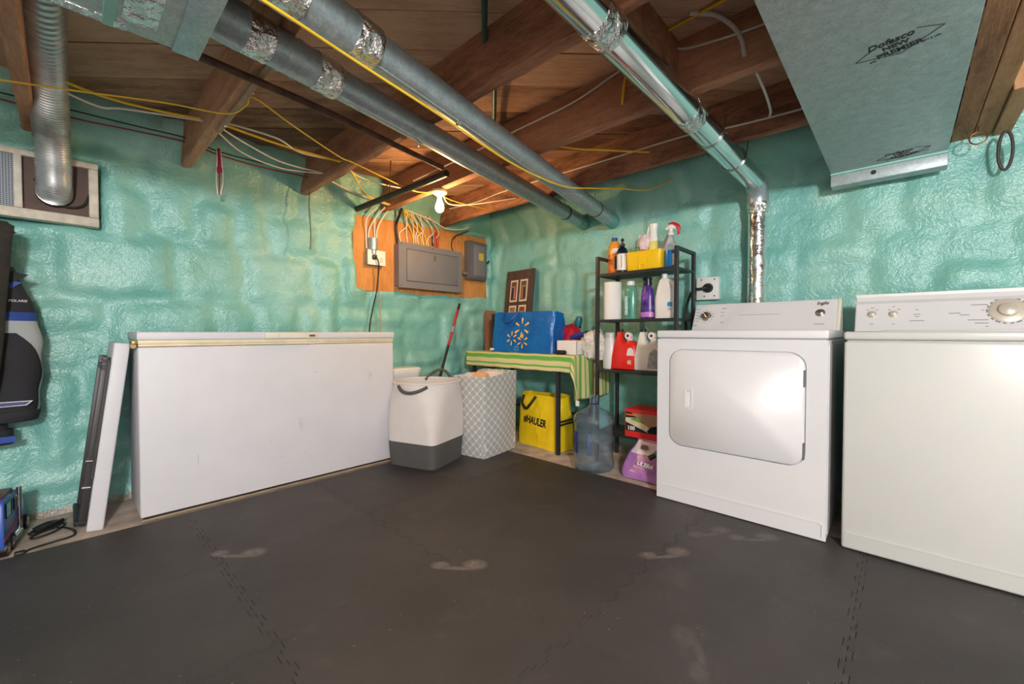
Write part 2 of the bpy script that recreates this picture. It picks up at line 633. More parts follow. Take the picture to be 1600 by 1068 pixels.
sx_ = k.n('ShaderNodeSeparateXYZ'); k.l(v, sx_.inputs[0])
g1 = k.math('SINE', k.math('MULTIPLY', sx_.outputs[0], 700)); g2 = k.math('SINE', k.math('MULTIPLY', sx_.outputs[2], 700))
k.l(k.ramp(k.math('MAXIMUM', g1, g2), [(0.35, srgb(50, 56, 66)), (0.75, srgb(150, 158, 170))]), k.b.inputs['Base Color'])
k.b.inputs['Roughness'].default_value = .5
B().box((-.786, -.006, 1.49), (-.15, .006, 1.74)).build('vent_screen', k.m, win)

# ------------------------------------------------------------------ black foam floor tiles
def mat_material():
    k = N('black_foam_mat')
    v = k.n('ShaderNodeNewGeometry').outputs['Position']
    s = k.n('ShaderNodeSeparateXYZ'); k.l(v, s.inputs[0])
    inf = k.n('ShaderNodeObjectInfo')
    nz = k.math('ADD', k.math('MULTIPLY', k.noise(v, 3.0, 4), .7), k.math('MULTIPLY', inf.outputs['Random'], .25))
    c = k.ramp(nz, [(0.3, srgb(57, 54, 54)), (0.75, srgb(74, 70, 69))])
    dust = k.ramp(k.noise(v, 5.5, 5, .65), [(0.58, (0, 0, 0, 1)), (0.8, (1, 1, 1, 1))])
    c = k.mix(k.math('MULTIPLY', dust, .25), c, srgb(120, 112, 106))
    sp = k.n('ShaderNodeTexVoronoi', i_Scale=26.0); k.l(v, sp.inputs['Vector'])
    speck = k.math('MULTIPLY', k.math('LESS_THAN', sp.outputs['Distance'], .055), k.math('GREATER_THAN', k.noise(v, 4.1, 2), .56))
    c = k.mix(k.math('MULTIPLY', speck, .6), c, srgb(170, 165, 158))
    # dusty footprints: (x, y, rotation, strength)
    tot = None
    for (fx, fy, an, stg) in FOOT:
        dx = k.math('SUBTRACT', s.outputs[0], fx); dy = k.math('SUBTRACT', s.outputs[1], fy)
        lx = k.math('ADD', k.math('MULTIPLY', dx, math.cos(an)), k.math('MULTIPLY', dy, math.sin(an)))
        ly = k.math('ADD', k.math('MULTIPLY', dx, -math.sin(an)), k.math('MULTIPLY', dy, math.cos(an)))
        for (ex, ey, rx, ry) in ((-.075, 0, .038, .028), (.06, .012, .05, .038), (-.005, -.018, .07, .013)):
            q = k.math('ADD', k.math('POWER', k.math('DIVIDE', k.math('SUBTRACT', lx, ex), rx), 2), k.math('POWER', k.math('DIVIDE', k.math('SUBTRACT', ly, ey), ry), 2))
            e = k.math('MULTIPLY', k.math('SUBTRACT', 1.25, q, clamp=True), stg)
            tot = e if tot is None else k.math('MAXIMUM', tot, e)
    tot = k.math('MULTIPLY', tot, k.math('MULTIPLY_ADD', k.noise(v, 45, 4, .7), 1.5, -.25, clamp=True))
    c = k.mix(k.math('MULTIPLY', tot, .6), c, srgb(176, 162, 152))
    k.l(c, k.b.inputs['Base Color'])
    k.l(k.math('MULTIPLY_ADD', k.noise(v, 2.5, 3), .25, .42), k.b.inputs['Roughness'])
    k.b.inputs['Specular IOR Level'].default_value = .45
    w1 = k.math('SINE', k.math('MULTIPLY', k.math('ADD', s.outputs[0], s.outputs[1]), 900))
    w2 = k.math('SINE', k.math('MULTIPLY', k.math('SUBTRACT', s.outputs[0], s.outputs[1]), 900))
    k.bump(k.math('ADD', k.math('MULTIPLY', k.math('MULTIPLY', w1, w2), .5), k.math('MULTIPLY', k.noise(v, 4, 3), 5)), .35, .0016)
    return k.m
FOOT = [(.47, 1.97, R(-48), .95), (1.03, 1.24, R(-50), 1.0), (1.66, .69, R(-40), .75), (2.06, .46, R(-50), .5), (1.98, .62, R(-35), .4), (1.2, .42, R(30), .25)]
m_mat = mat_material()
mats = thing('floor_mat', 'black interlocking foam floor mat with dusty footprints', 'floor mat')
TX = [1.625 - .61 * i for i in range(7, 0, -1)] + [1.625, 2.31]
TY = [.10 - .61 * i for i in range(4, 0, -1)] + [.10, .71, 1.325, 1.935, 2.6]
TX = [x for x in TX if x > X0 + .02]
TY = [y for y in TY if y > Y0 + .02]
def edge_pts(a, b, teeth, ph):
    """offsets along an edge: list of (t in a..b, offset)"""
    if not teeth:
        return [(a, 0), (b, 0)]
    n = 11
    out = [(a, 0)]
    for i in range(n):
        t0 = a + (b - a) * (i + .22) / n; t1 = a + (b - a) * (i + .78) / n
        sgn = 1 if (i + ph) % 2 else -1
        q = .013 * sgn
        fl = (b - a) / n * .10
        out += [(t0 + fl, 0), (t0 - fl, q), (t1 + fl, q), (t1 - fl, 0)] if 0 else [(t0, 0), (t0 - fl, q), (t1 + fl, q), (t1, 0)]
    out.append((b, 0))
    return out
rn = random.Random(3)
for i in range(len(TX) - 1):
    for j in range(len(TY) - 1):
        xa, xb, ya, yb = TX[i], TX[i + 1], TY[j], TY[j + 1]
        g = .0008
        lo = edge_pts(xa, xb, j > 0, 0)
        hi = edge_pts(xa, xb, j < len(TY) - 2, 0)
        le = edge_pts(ya, yb, i > 0, 1)
        ri = edge_pts(ya, yb, i < len(TX) - 2, 1)
        cx, cy = (xa + xb) / 2, (ya + yb) / 2
        poly = [(x, ya + o + g) for x, o in lo[:-1]] + [(xb + o - g, y) for y, o in ri[:-1]] + [(x, yb + o - g) for x, o in reversed(hi)][:-1] + [(xa + o + g, y) for y, o in reversed(le)][:-1]
        poly = [(x - cx, y - cy) for x, y in poly]
        dz = rn.uniform(-.0012, .0004)
        o = B().prism(poly, -.0115, dz).build('tile', m_mat, mats)
        o.location = (cx, cy, 0)
        o.rotation_euler = (rn.uniform(-.0012, .0012), rn.uniform(-.0012, .0012), 0)

# ------------------------------------------------------------------ chest freezer
m_freezer = mat('freezer_enamel', (214, 214, 220), 0.46, var=0.02, vscale=5)
m_cream = mat('yellowed_gasket', (232, 216, 184), 0.5, var=0.08)
m_beige = mat('beige_plastic', (226, 220, 206), 0.45, var=0.04)
fz = thing('chest_freezer', 'long white chest freezer with yellowed lid gasket against the wall', 'freezer', (.915, 2.85, 0))
B().box((.236, 2.638, .014), (1.594, 3.04, .832), .007, 3).build('body', m_freezer, fz, 40, w=True)
B().box((.25, 2.655, -.012), (1.58, 3.02, .014)).build('plinth', m_black, fz, w=True)
B().box((.236, 2.634, -.004), (1.594, 2.642, .007), .001).build('base_rail', mat('stained_rail', (158, 138, 116), .6, var=.2), fz, w=True)
B().box((.238, 2.642, .834), (1.592, 3.03, .847), .004).box((.236, 2.636, .846), (1.594, 3.03, .866), .004).build('gasket', m_cream, fz, 40, w=True)
lid = B().box((.233, 2.63, .866), (1.597, 3.05, .906), .006, 3).build('lid', m_freezer, fz, 40, w=True)
hd = B().box((.772, 2.618, .868), (1.06, 2.636, .9045), .004).box((.845, 2.613, .869), (1.002, 2.622, .9), .003).build('handle', m_beige, fz, 40, w=True)
B().box((1.012, 2.6145, .879), (1.046, 2.619, .891), .001).build('badge', mat('brown_badge', (118, 82, 56), .5), fz, w=True)
B().tube([(.222, 2.64, .838), (.222, 2.70, .838)], .011, 10).box((.216, 2.636, .845), (.238, 2.70, .862), .002).build('corner_bracket', mat('tarnished_brass', (150, 128, 84), .4, .8), fz, 40, w=True)
m_scuff = mat('scuff_marks', (150, 148, 150), 0.6, var=0)
rn = random.Random(21)
sc = B()
for (x, z, dx, dz) in ((.95, .40, .012, -.05), (.968, .39, .006, -.06), (.955, .36, .016, -.05), (1.40, .59, .004, .05), (1.415, .58, .002, .05), (1.425, .60, -.004, .03), (.46, .28, .0, -.06), (.85, .175, .02, .003), (.98, .18, .012, .004), (.42, .58, .002, -.008), (1.04, .66, .03, .002), (1.18, .24, .006, -.003), (1.3, .21, .012, .006), (.8, .29, .002, -.012)):
    sc.tube([(x, 2.6372, z), (x + dx * .5 + .002, 2.637, z + dz * .5), (x + dx, 2.6372, z + dz)], .0007, 5, 6)
tag(sc.build('scuff_marks', m_scuff, fz, w=True), kind='stuff')

# ------------------------------------------------------------------ dryer and washer
def rrect(cx, cy, w, h, r, n=6):
    out = []
    for (sx, sy, a0) in ((1, 1, 0), (-1, 1, 90), (-1, -1, 180), (1, -1, 270)):
        for i in range(n + 1):
            a = R(a0 + 90 * i / n)
            out.append((cx + sx * (w / 2 - r) + r * math.cos(a), cy + sy * (h / 2 - r) + r * math.sin(a)))
    return out
FX = lambda x, y=0, z=0: frame((x, y, z), (0, -1, 0), (0, 0, 1))     # plane facing the camera side (-X): u = -Y, v = Z
m_greyprint = mat('grey_print', (126, 124, 122), 0.6, var=0)
m_cap = mat('ivory_end_cap', (226, 222, 208), 0.45, var=0.02)

def console(root, xb, ya, yb, z0, z1, xt, endcap=True):
    """sloped control console; returns a function giving a frame on its face"""
    d = Vector((xt - xb, 0, z1 - z0)).normalized()
    prof = [(xb, z0), (xt - .01 * (xt - xb) / (z1 - z0), z1 - .01), (xt, z1), (xt + .035, z1 + .004), (xt + .07, z0)]
    b = B()
    rings = []
    for y in (ya, ya - .004, yb + .004, yb):
        e = 0.003 if y in (ya, yb) else 0
        rings.append([Vector((x + (e if i < 3 else -e), y, z - (e if i in (1, 2, 3) else 0))) for i, (x, z) in enumerate(prof)])
    b.loft(rings)
    con = b.build('control_panel', m_white_enamel, root, 30, w=True)
    caps = B()
    for y in ([yb] if endcap else []):
        caps.loft([[Vector((x + (-.003 if i < 3 else .003), yy, z + (.003 if i in (1, 2, 3) else 0))) for i, (x, z) in enumerate(prof)] for yy in (y + .008, y - .004)])
    if endcap:
        caps.build('end_cap', m_cap, root, 30, w=True)
    def at(y, t, lift=0.0):
        p = Vector((xb, y, z0)).lerp(Vector((xt, y, z1)), t)
        f_ = frame(p - root.location, (0, -1, 0), d)
        return f_ @ Matrix.Translation((0, 0, lift))
    return con, at

def holed_plate(outer, hole, h0, h1, fr):
    """plate with an opening: outer = (u0, u1, v0, v1), hole = closed 2d loop"""
    u0, u1, v0, v1 = outer
    cu, cv = sum(p[0] for p in hole) / len(hole), sum(p[1] for p in hole) / len(hole)
    # outer loop follows the hole loop corner by corner
    q = len(hole) // 4
    cor = [(u1, v1), (u0, v1), (u0, v0), (u1, v0)]
    out = [cor[min(3, i // q)] for i in range(len(hole))]
    n = len(hole)
    vv = [fr @ Vector((p[0], p[1], h)) for h in (h0, h1) for loop in (out, hole) for p in loop]
    ff = []
    for i in range(n):
        j = (i + 1) % n
        ff.append((2 * n + i, 2 * n + j, 3 * n + j, 3 * n + i))
        ff.append((i, n + i, n + j, j))
        ff.append((n + i, 3 * n + i, 3 * n + j, n + j))
        ff.append((i, j, 2 * n + j, 2 * n + i))
    bm = bmesh.new()
    V = [bm.verts.new(p) for p in vv]
    for f_ in ff:
        try:
            bm.faces.new([V[i] for i in f_])
        except ValueError:
            pass
    bmesh.ops.remove_doubles(bm, verts=bm.verts, dist=1e-6)
    bmesh.ops.dissolve_degenerate(bm, edges=bm.edges, dist=1e-6)
    return B().bm(bm)

# --- dryer
dr = thing('dryer', 'white front-loading clothes dryer with a square door beside the washer', 'dryer', (2.55, .6, 0))
B().box((2.226, .226, .004), (2.872, .976, .868), .006, 3).build('body', m_white_enamel, dr, 40, w=True)
B().box((2.235, .2235, .03), (2.86, .2265, .85), .001).build('side_panel', m_white_enamel, dr, w=True)
B().box((2.232, .236, .864), (2.86, .966, .878)).build('seam', m_white_enamel, dr, w=True)
B().box((2.211, .226, .874), (2.872, .98, .914), .008, 3).build('top', m_white_enamel, dr, 40, w=True)
cy, cz, dw, dh = .606, .560, .598, .502
holed_plate((-.976, -.226, .004, .868), rrect(-cy, cz, dw + .009, dh + .009, .068), -.010, .0, FX(2.216)).build('front_panel', m_white_enamel, dr, 30, w=True)
dd = B()
for (g_, h0, h1) in ((0.0, .0, .007),):
    fr_ = FX(2.2262)
    P0 = rrect(-cy, cz, dw, dh, .064); P1 = rrect(-cy, cz, dw - .008, dh - .008, .060)
    n = len(P0)
    dd.loft([[fr_ @ Vector((p[0], p[1], 0)) for p in P0], [fr_ @ Vector((p[0], p[1], .0160)) for p in P0], [fr_ @ Vector((p[0], p[1], .0205)) for p in P1]])
door = dd.build('door', m_white_enamel, dr, 50, w=True)
# recessed pull: raised bezel, dark-edged pocket, cream finger plate
bz = B()
hx, hz = .806, .562
fr_ = FX(2.2065)
for (g_, z0_, z1_) in ((0, 0, .0),):
    rings = [[fr_ @ Vector((-hx + p[0], hz + p[1], zz)) for p in rrect(0, 0, w_, h_, .006)] for (w_, h_, zz) in ((.044, .112, 0), (.042, .110, .005), (.030, .096, .005), (.027, .092, .001), (.0265, .0915, .0005))]
    bz.loft(rings, caps=True)
pull = bz.build('pull_handle', m_white_enamel, dr, 40, w=True)
B().prism(rrect(-hx - .002, hz - .006, .016, .072, .006), .0012, .0035, fr_).build('finger_plate', mat('cream_plate', (240, 238, 226), .4), dr, w=True)
B().prism(rrect(-hx, hz + .038, .018, .006, .002), .0012, .0045, fr_).build('pull_slot', m_white_enamel, dr, w=True)
for z in (.40, .72):
    B().prism(rrect(-.3085, z - .02, .008, .075, .003), .0, .011, FX(2.2162)).build('hinge', mat('hinge_steel', (130, 132, 134), .4, .6), dr, w=True)
B().prism([(-.95, .080), (-.25, .080), (-.237, .072), (-.237, .02), (-.241, .02), (-.241, .071), (-.251, .0765), (-.95, .0765)], -.001, .004, FX(2.216)).build('toe_line', m_white_enamel, dr, w=True)
con, at = console(dr, 2.70, .972, .236, .914, 1.079, 2.785)
kn = B().lathe([(.0, .0), (.030, .0), (.031, .004), (.027, .006), (.0265, .017), (.021, .024), (.0, .025)], 28, mtx=at(.897, .53)).build('timer_knob', mat('satin_nickel', (176, 172, 164), .28, .9), dr, 40)
B().box((-.0025, -.019, .023), (.0025, .019, .029), .001, mtx=at(.897, .53) @ Matrix.Rotation(R(35), 4, 'Z')).build('knob_grip', m_chrome, dr)
B().lathe([(.0, .0), (.021, .0), (.0215, .004), (.017, .006), (.0165, .014), (.011, .018), (.0, .0185)], 24, mtx=at(.318, .56)).build('start_button', MATS['satin_nickel'], dr, 40)
tk = B()
for a in range(0, 360, 15):
    if a % 60 != 45:
        tk.box((.037, -.0012, 0), (.041 if a % 30 else .046, .0012, .0008), mtx=at(.897, .53, .0002) @ Matrix.Rotation(R(a), 4, 'Z'))
for (y, t, w_) in ((.955, .83, .028), (.952, .70, .02), (.95, .58, .02), (.95, .47, .02), (.95, .36, .02), (.955, .2, .024), (.80, .83, .03), (.805, .68, .02), (.803, .55, .016), (.80, .3, .018), (.32, .2, .045)):
    tk.box((-w_ / 2, -.0016, 0), (w_ / 2, .0016, .0007), mtx=at(y, t, .0004))
tk.box((-.105, -.0008, 0), (.105, .0008, .0007), mtx=at(.61, .56))
tag(tk.build('dial_print', m_greyprint, dr), kind='stuff')
text('Inglis', .026, m_print, dr, at(.312, .88, .001), shear=.25, bold=.0004)
vent_y = .663

# --- washer
wa = thing('washing_machine', 'off-white top-loading washing machine with a dial console', 'washing machine', (2.55, -.17, 0))
m_wash = mat('washer_enamel', (200, 202, 200), 0.3, var=0.015, vscale=3)
B().box((2.208, -.512, .004), (2.86, .174, .866), .010, 3).build('body', m_wash, wa, 40, w=True)
B().box((2.226, -.503, .862), (2.85, .164, .876)).build('seam', m_wash, wa, w=True)
B().box((2.204, -.514, .872), (2.86, .176, .906), .010, 3).build('top', m_wash, wa, 40, w=True)
B().box((2.26, -.40, .905), (2.64, .06, .912), .004).build('lid', m_wash, wa, 40, w=True)
B().prism([(-.158, .074), (.50, .074), (.50, .070), (-.158, .070)], -.001, .004, FX(2.208)).build('toe_line', m_wash, wa, w=True)
con, wat = console(wa, 2.675, .172, -.512, .908, 1.082, 2.745, endcap=False)
B().box((2.74, -.51, 1.076), (2.78, .172, 1.092), .004).build('console_trim', mat('white_trim', (240, 240, 238), .35, var=.01), wa, 40, w=True)
B().box((-.012, -.004, 0), (.66, .010, .0015), mtx=wat(.16, .80)).build('console_band', mat('pale_grey_band', (196, 198, 200), .4, var=.02), wa)
for y in (.108, .030):
    B().lathe([(.0, .0), (.017, .0), (.0175, .004), (.014, .006), (.0135, .013), (.008, .017), (.0, .0175)], 22, mtx=wat(y, .47)).build('selector_knob', mat('ivory_knob', (206, 198, 184), .35, .2), wa, 40)
B().lathe([(.0, .0), (.052, .0), (.054, .003), (.048, .006), (.030, .008), (.028, .02), (.018, .026), (.0, .027)], 32, mtx=wat(-.325, .50)).build('cycle_dial', MATS['ivory_knob'], wa, 40)
tk = B()
for a in range(0, 360, 20):
    tk.box((.056, -.005 if a % 60 else -.008, 0), (.061, .005 if a % 60 else .008, .0008), mtx=wat(-.325, .50, .0002) @ Matrix.Rotation(R(a), 4, 'Z'))
for (y, t, w_) in ((.125, .60, .008), (.108, .66, .012), (.09, .60, .010), (.108, .2, .014), (.045, .60, .008), (.03, .68, .010), (.03, .80, .022), (.012, .60, .010), (.03, .2, .01), (-.05, .58, .01), (-.05, .45, .024), (-.05, .39, .014), (-.05, .28, .05), (-.17, .46, .036), (-.20, .41, .03), (-.245, .66, .05), (-.255, .52, .008), (-.24, .28, .06), (-.25, .20, .04), (-.265, .12, .008)):
    tk.box((-w_ / 2, -.0014, 0), (w_ / 2, .0014, .0007), mtx=wat(y, t, .0004))
tag(tk.build('dial_print', m_greyprint, wa), kind='stuff')

# ------------------------------------------------------------------ dryer vent: foil riser, elbow and smooth pipe
m_smooth = mat('polished_duct_steel', (214, 222, 222), 0.17, 1.0, var=0.05, vscale=5, rvar=.06)
ev = thing('dryer_vent_pipe', 'shiny round dryer vent pipe rising behind the dryer and crossing the joists', 'vent pipe', (2.945, .663, .95))
VR = .058
pr_ = []
for i in range(41):
    z = .95 + (1.70 - .95) * i / 40
    pr_.append((.052 + (.0015 if i % 2 else 0), z))
B().lathe([(.001, .95)] + pr_ + [(.001, 1.705)], 24, c=(2.945, .663, 0)).build('foil_riser', foil_material('riser_foil', .25, 14, .14), ev, 60, w=True)
el = B()
path = [Vector((2.945 - .11 + .11 * math.cos(R(a)), .663, 1.70 + .115 * math.sin(R(a)))) for a in range(0, 91, 15)]
el.tube(path, VR, 24)
el.build('elbow', m_galv, ev, 50, w=True)
B().tube([(2.945, .663, 1.665), (2.945, .663, 1.70)], .0605, 24).tube([(2.945, .663, 1.64), (2.945, .663, 1.665)], .057, 24).build('collar', m_foil, ev, 50, w=True)
xs = (2.83, 2.42, 1.78, 1.08, -.9)
for i in range(4):
    B().tube([(xs[i] + .02, .663, 1.815), (xs[i + 1], .663, 1.815)], VR - .0012 * (i % 2), 32).build('pipe_section', m_smooth, ev, 50, w=True)
for x in (2.42, 2.05):
    wr = B().tube([(x, .663 + (VR + .003) * math.cos(R(a)), 1.815 + (VR + .003) * math.sin(R(a))) for a in range(0, 361, 15)], .0025, 6)
    wr.tube([(x, .602, 1.815), (x, .598, 1.85), (x - .01, .59, 1.9)], .003, 6)
    wr.build('hanger_wire', m_chrome, ev, w=True)
for x in (1.80, 1.10):
    B().tube([(x + .05, .663, 1.815), (x - .05, .663, 1.815)], VR + .0012, 32).build('foil_tape', m_foil, ev, 50, w=True)

# ------------------------------------------------------------------ wide flat duct with the maker's stamp
m_galvflat = galv('galvanised_sheet', (178, 190, 193), 0.45, 0.3, 40)
fd = thing('flat_duct', 'wide flat galvanised sheet duct with a black diamond stamp above the machines', 'duct', (1.5, .073, 1.8))
B().box((-1.6, -.148, 1.768), (2.93, .296, 1.873), .003).build('duct_body', m_galvflat, fd, 30, w=True)
B().box((2.885, -.150, 1.700), (2.97, .298, 1.768), .004).build('end_boot', m_galvflat, fd, 30, w=True)
B().box((2.872, -.150, 1.758), (2.884, .298, 1.768), .001).build('end_flange', mat('overspray_teal', (150, 205, 196), .5, var=.08), fd, w=True)
B().tube([(2.8848, .12, 1.735), (2.882, .12, 1.735)], .011, 14).build('dark_hole_disc', m_black, fd, w=True)  # black disc on the sheet, painting the unlit inside of a hole
def under(x, y, rot=0, z=1.7676):
    f_ = frame((x - 1.5, y - .073, z - 1.8), (0, -1, 0), (-1, 0, 0))
    return f_ @ Matrix.Rotation(R(rot), 4, 'Z')
for (sx_c, sy_c, scl) in ((1.728, .026, .64), (2.785, .012, .62)):
    base = under(sx_c, sy_c, 9.8) @ Matrix.Diagonal((1, 1.3, 1, 1))
    text('Dofasco', .052 * scl, m_print, fd, base @ Matrix.Translation((-.012 * scl, .045 * scl, 0)), shear=.3, bold=.0008, sx=.95)
    text('NEW', .036 * scl, m_print, fd, base @ Matrix.Translation((0, .004 * scl, 0)), bold=.0008, sx=1.15)
    text('PREMIER', .044 * scl, m_print, fd, base @ Matrix.Translation((.005 * scl, -.036 * scl, 0)), bold=.0008, sx=1.0)
    dm = B()
    C4 = [(-.155, -.012), (-.075, .034)], [(.085, .062), (.165, .012)], [(.165, .012), (.005, -.07)], [(.005, -.07), (-.155, -.012)]
    for (p, q) in C4:
        p3, q3 = base @ Vector((p[0] * scl, p[1] * scl, .0004)), base @ Vector((q[0] * scl, q[1] * scl, .0004))
        dm.tube([p3, q3], .0013 * scl, 6)
    dm.build('stamp_outline', m_print, fd)
    text('G60', .015 * scl, m_print, fd, base @ Matrix.Translation((-.10 * scl, -.055 * scl, 0)), shear=.2)
    text('CAN & USA', .013 * scl, m_print, fd, base @ Matrix.Translation((.11 * scl, -.045 * scl, 0)), shear=.2)

# ------------------------------------------------------------------ round supply ducts from the trunk
mat('overspray_foam', (112, 176, 168), .5, var=.15, vscale=12)
def round_duct(label, a, b, ra, rb):
    a, b = Vector(a), Vector(b)
    d = (b - a).normalized()
    t = thing('round_duct', label, 'duct', tuple(a))
    P = lambda s_: a + d * s_
    Ltot = (b - a).length
    L0 = .34
    B().tube([P(-.03), P(.08)], ra * 1.1, 28).build('takeoff_collar', m_galv, t, 50, w=True)
    B().tube([P(.07), P(.155)], ra * 1.07, 28).build('foil_tape', m_foil, t, 50, w=True)
    sl = [P(.15 + .01 * i) for i in range(17)]
    B().tube(sl, [ra * (1.055 if i in (5, 10) else 1.0) for i in range(17)], 28).build('sleeve', m_galv, t, 40, w=True)
    B().tube([P(.31), P(.40)], ra * 1.04, 28).build('foil_tape', m_foil, t, 50, w=True)
    B().tube([P(.39), P(Ltot)], [rb, rb], 32).build('pipe', m_galv, t, 50, w=True)
    B().tube([P(Ltot - .13 + .02 * i) for i in range(8)], [rb + .0008 + .0006 * i for i in range(8)], 32).build('overspray_end', MATS['overspray_foam'], t, 60, w=True)
    n1 = d.cross(Vector((0, 0, 1))).normalized()
    off = (n1 * .25 - Vector((0, 0, .97)) * 1.0).normalized() * rb
    B().tube([P(.40) + off, P(Ltot) + off], .0028, 6).build('seam', m_galv, t, w=True)
    wr_ = B()
    s1 = Ltot - .38
    u_ = d.cross(Vector((0, 0, 1))).normalized(); w_ = u_.cross(d)
    for k_ in (0, .012):
        wr_.tube([P(s1 + k_) + (u_ * math.cos(R(q)) + w_ * math.sin(R(q))) * (rb + .002) for q in range(0, 361, 20)], .002, 6)
    wr_.tube([P(s1) + w_ * rb, P(s1) + w_ * (rb + .06)], .002, 6)
    wr_.build('hanger_wire', m_rust, t, w=True)
    br = B()
    sb = .82
    pp = P(sb) + off * 1.0
    br.tube([pp, pp + Vector((.012, .03, -.012)), pp + Vector((.03, .055, -.002))], .005, 8, 6)
    br.tube([pp + Vector((-.01, 0, 0)), pp + Vector((.01, 0, -.012))], .007, 8)
    br.build('damper_handle', m_chrome, t, 40, w=True)
    return t
round_duct('galvanised round duct nearer the freezer wall with foil-taped sleeve', (.30, 1.455, 1.818), (3.02, 1.987, 1.832), .060, .053)
round_duct('galvanised round duct nearer the dryer with a yellow cable below it', (.30, 1.183, 1.818), (3.02, 1.717, 1.80), .062, .055)

# main trunk that feeds them
tr = thing('trunk_duct', 'rectangular galvanised trunk duct with overspray feeding two round ducts', 'duct', (-.4, 1.2, 1.8))
B().box((-1.9, .86, 1.722), (.285, 1.558, 1.87), .004).build('duct_body', m_galvflat, tr, 30, w=True)
B().box((.225, .855, 1.717), (.29, 1.563, 1.87), .004).build('end_band', m_galv, tr, 30, w=True)
B().box((.08, .853, 1.7185), (.105, 1.5615, 1.87), .003).build('slip_joint', MATS['overspray_teal'], tr, 30, w=True)
B().prism(rrect(.15, 1.35, .07, .3, .01), 1.7195, 1.7235).build('foil_patch', m_foil, tr, w=True)
B().prism(rrect(-.02, 1.54, .3, .03, .01), 1.719, 1.7235).build('foil_patch', m_foil, tr, w=True)

# ------------------------------------------------------------------ corrugated flexible duct at the window
fx = thing('flexible_duct', 'corrugated silver flexible duct dropping to the window vent panel', 'duct', (-.02, 3.07, 1.6))
P = resample([(-.02, 3.066, 1.585), (-.02, 3.02, 1.60), (-.02, 2.985, 1.70), (-.025, 2.90, 1.86), (-.03, 2.66, 1.955), (-.035, 2.30, 2.00), (-.04, 1.75, 2.03)], 450)
B().tube(P, [.058 + (.0055 if i % 5 in (1, 2) else 0) for i in range(451)], 22).build('corrugated_hose', mat('flex_aluminium', (206, 208, 210), .32, .7, var=.12, vscale=14), fx, 25, w=True)
B().tube([(-.02, 3.071, 1.585), (-.02, 3.05, 1.588)], .066, 24).build('vent_collar', m_black, fx, 50, w=True)
cb = thing('hanging_cable', 'thin black cable looping under the flexible duct at the window', 'cable', (.03, 3.06, 1.55))
B().tube([(-.085, 3.055, 1.64), (-.06, 3.05, 1.58), (.0, 3.045, 1.53), (.07, 3.05, 1.54), (.10, 3.055, 1.60), (.12, 3.07, 1.66)], .0045, 8, 30).build('cord', m_black, cb, 60, w=True)

# ------------------------------------------------------------------ plumbing and conduit under the joists
def pipe_thing(name, label, cat, pts, r, m, n=None, seg=10, group=None):
    o = thing(name, label, cat, pts[0], group=group)
    B().tube(pts, r, seg, n).build('run', m, o, 60, w=True)
    return o
pipe_thing('steel_pipe', 'rusty brown steel pipe running beside the galvanised round duct', 'pipe', [(.15, 1.765, 1.85), (.509, 1.794, 1.85), (.756, 1.819, 1.85), (1.089, 1.876, 1.85), (1.50, 1.948, 1.85)], .014, m_rust, 12, 12)
bp = pipe_thing('gas_pipe', 'dark steel pipe strapped under the joists above the freezer', 'pipe', [(1.545, 3.09, 1.848), (1.566, 1.99, 1.848)], .021, mat('dark_pipe', (58, 50, 46), .5, .3, var=.15), None, 14)
B().tube([(1.552, 2.6, 1.875), (1.552, 2.6, 1.95), (1.56, 2.6, 2.09)], .004, 6).tube([(1.55, 2.6 + .024 * math.cos(R(a)), 1.848 + .024 * math.sin(R(a))) for a in range(0, 361, 30)], .003, 6).build('hanger', m_rust, bp, w=True)

# ------------------------------------------------------------------ electrical cables
def cable(label, pts, m, r=.0042, n=None, name='electric_cable', group=None, squash=None):
    return pipe_thing(name, label, 'cable', pts, r, m, n or max(10, 8 * len(pts)), 8, group)
Yc, Wc = m_yellowcable, m_whitecable
cable('thin yellow cable stapled under the joists, ending at the light bulb', [(-.3, 2.6, 1.862), (.016, 2.433, 1.862), (.30, 2.28, 1.866), (.5, 2.175, 1.858), (.545, 2.06, 1.87), (.56, 2.0, 1.885), (.75, 2.10, 1.87), (1.04, 2.259, 1.862), (1.15, 2.295, 1.866), (1.602, 2.436, 1.866), (1.74, 2.41, 1.87)], Yc, .0036)
cable('short yellow pull cord tied between the bulb and the last joist', [(1.80, 2.36, 1.862), (1.95, 2.40, 1.86), (2.2, 2.388, 1.862), (2.36, 2.38, 1.875)], Yc, .003)
cable('yellow cable drooping over the flexible duct into the first joist', [(-.114, 2.51, 1.95), (.113, 2.594, 1.945), (.3, 2.58, 1.945), (.49, 2.531, 1.95)], Yc, .006)
cable('white cable sagging beside the yellow cable over the flexible duct', [(-.114, 2.522, 1.95), (-.054, 2.60, 1.942), (.117, 2.70, 1.935), (.22, 2.65, 1.94), (.49, 2.545, 1.95)], Wc, .005)
cable('thick yellow cable between the first and second joists near the freezer', [(.53, 2.455, 1.925), (.819, 2.466, 1.915), (1.155, 2.472, 1.925)], Yc, .0065)
cable('white cable twisted along the thick yellow one between two joists', [(.53, 2.44, 1.93), (.77, 2.41, 1.92), (.927, 2.488, 1.915), (1.155, 2.475, 1.93)], Wc, .005)
cable('white cable arching gently between joists above the freezer wall', [(.53, 2.48, 1.92), (.70, 2.60, 1.915), (.90, 2.71, 1.915), (1.155, 2.735, 1.925)], Wc, .0045)
cable('white cable sagging lowest between joists above the freezer wall', [(.53, 2.53, 1.92), (.701, 2.709, 1.905), (.927, 2.796, 1.91), (1.155, 2.745, 1.925)], Wc, .0045)
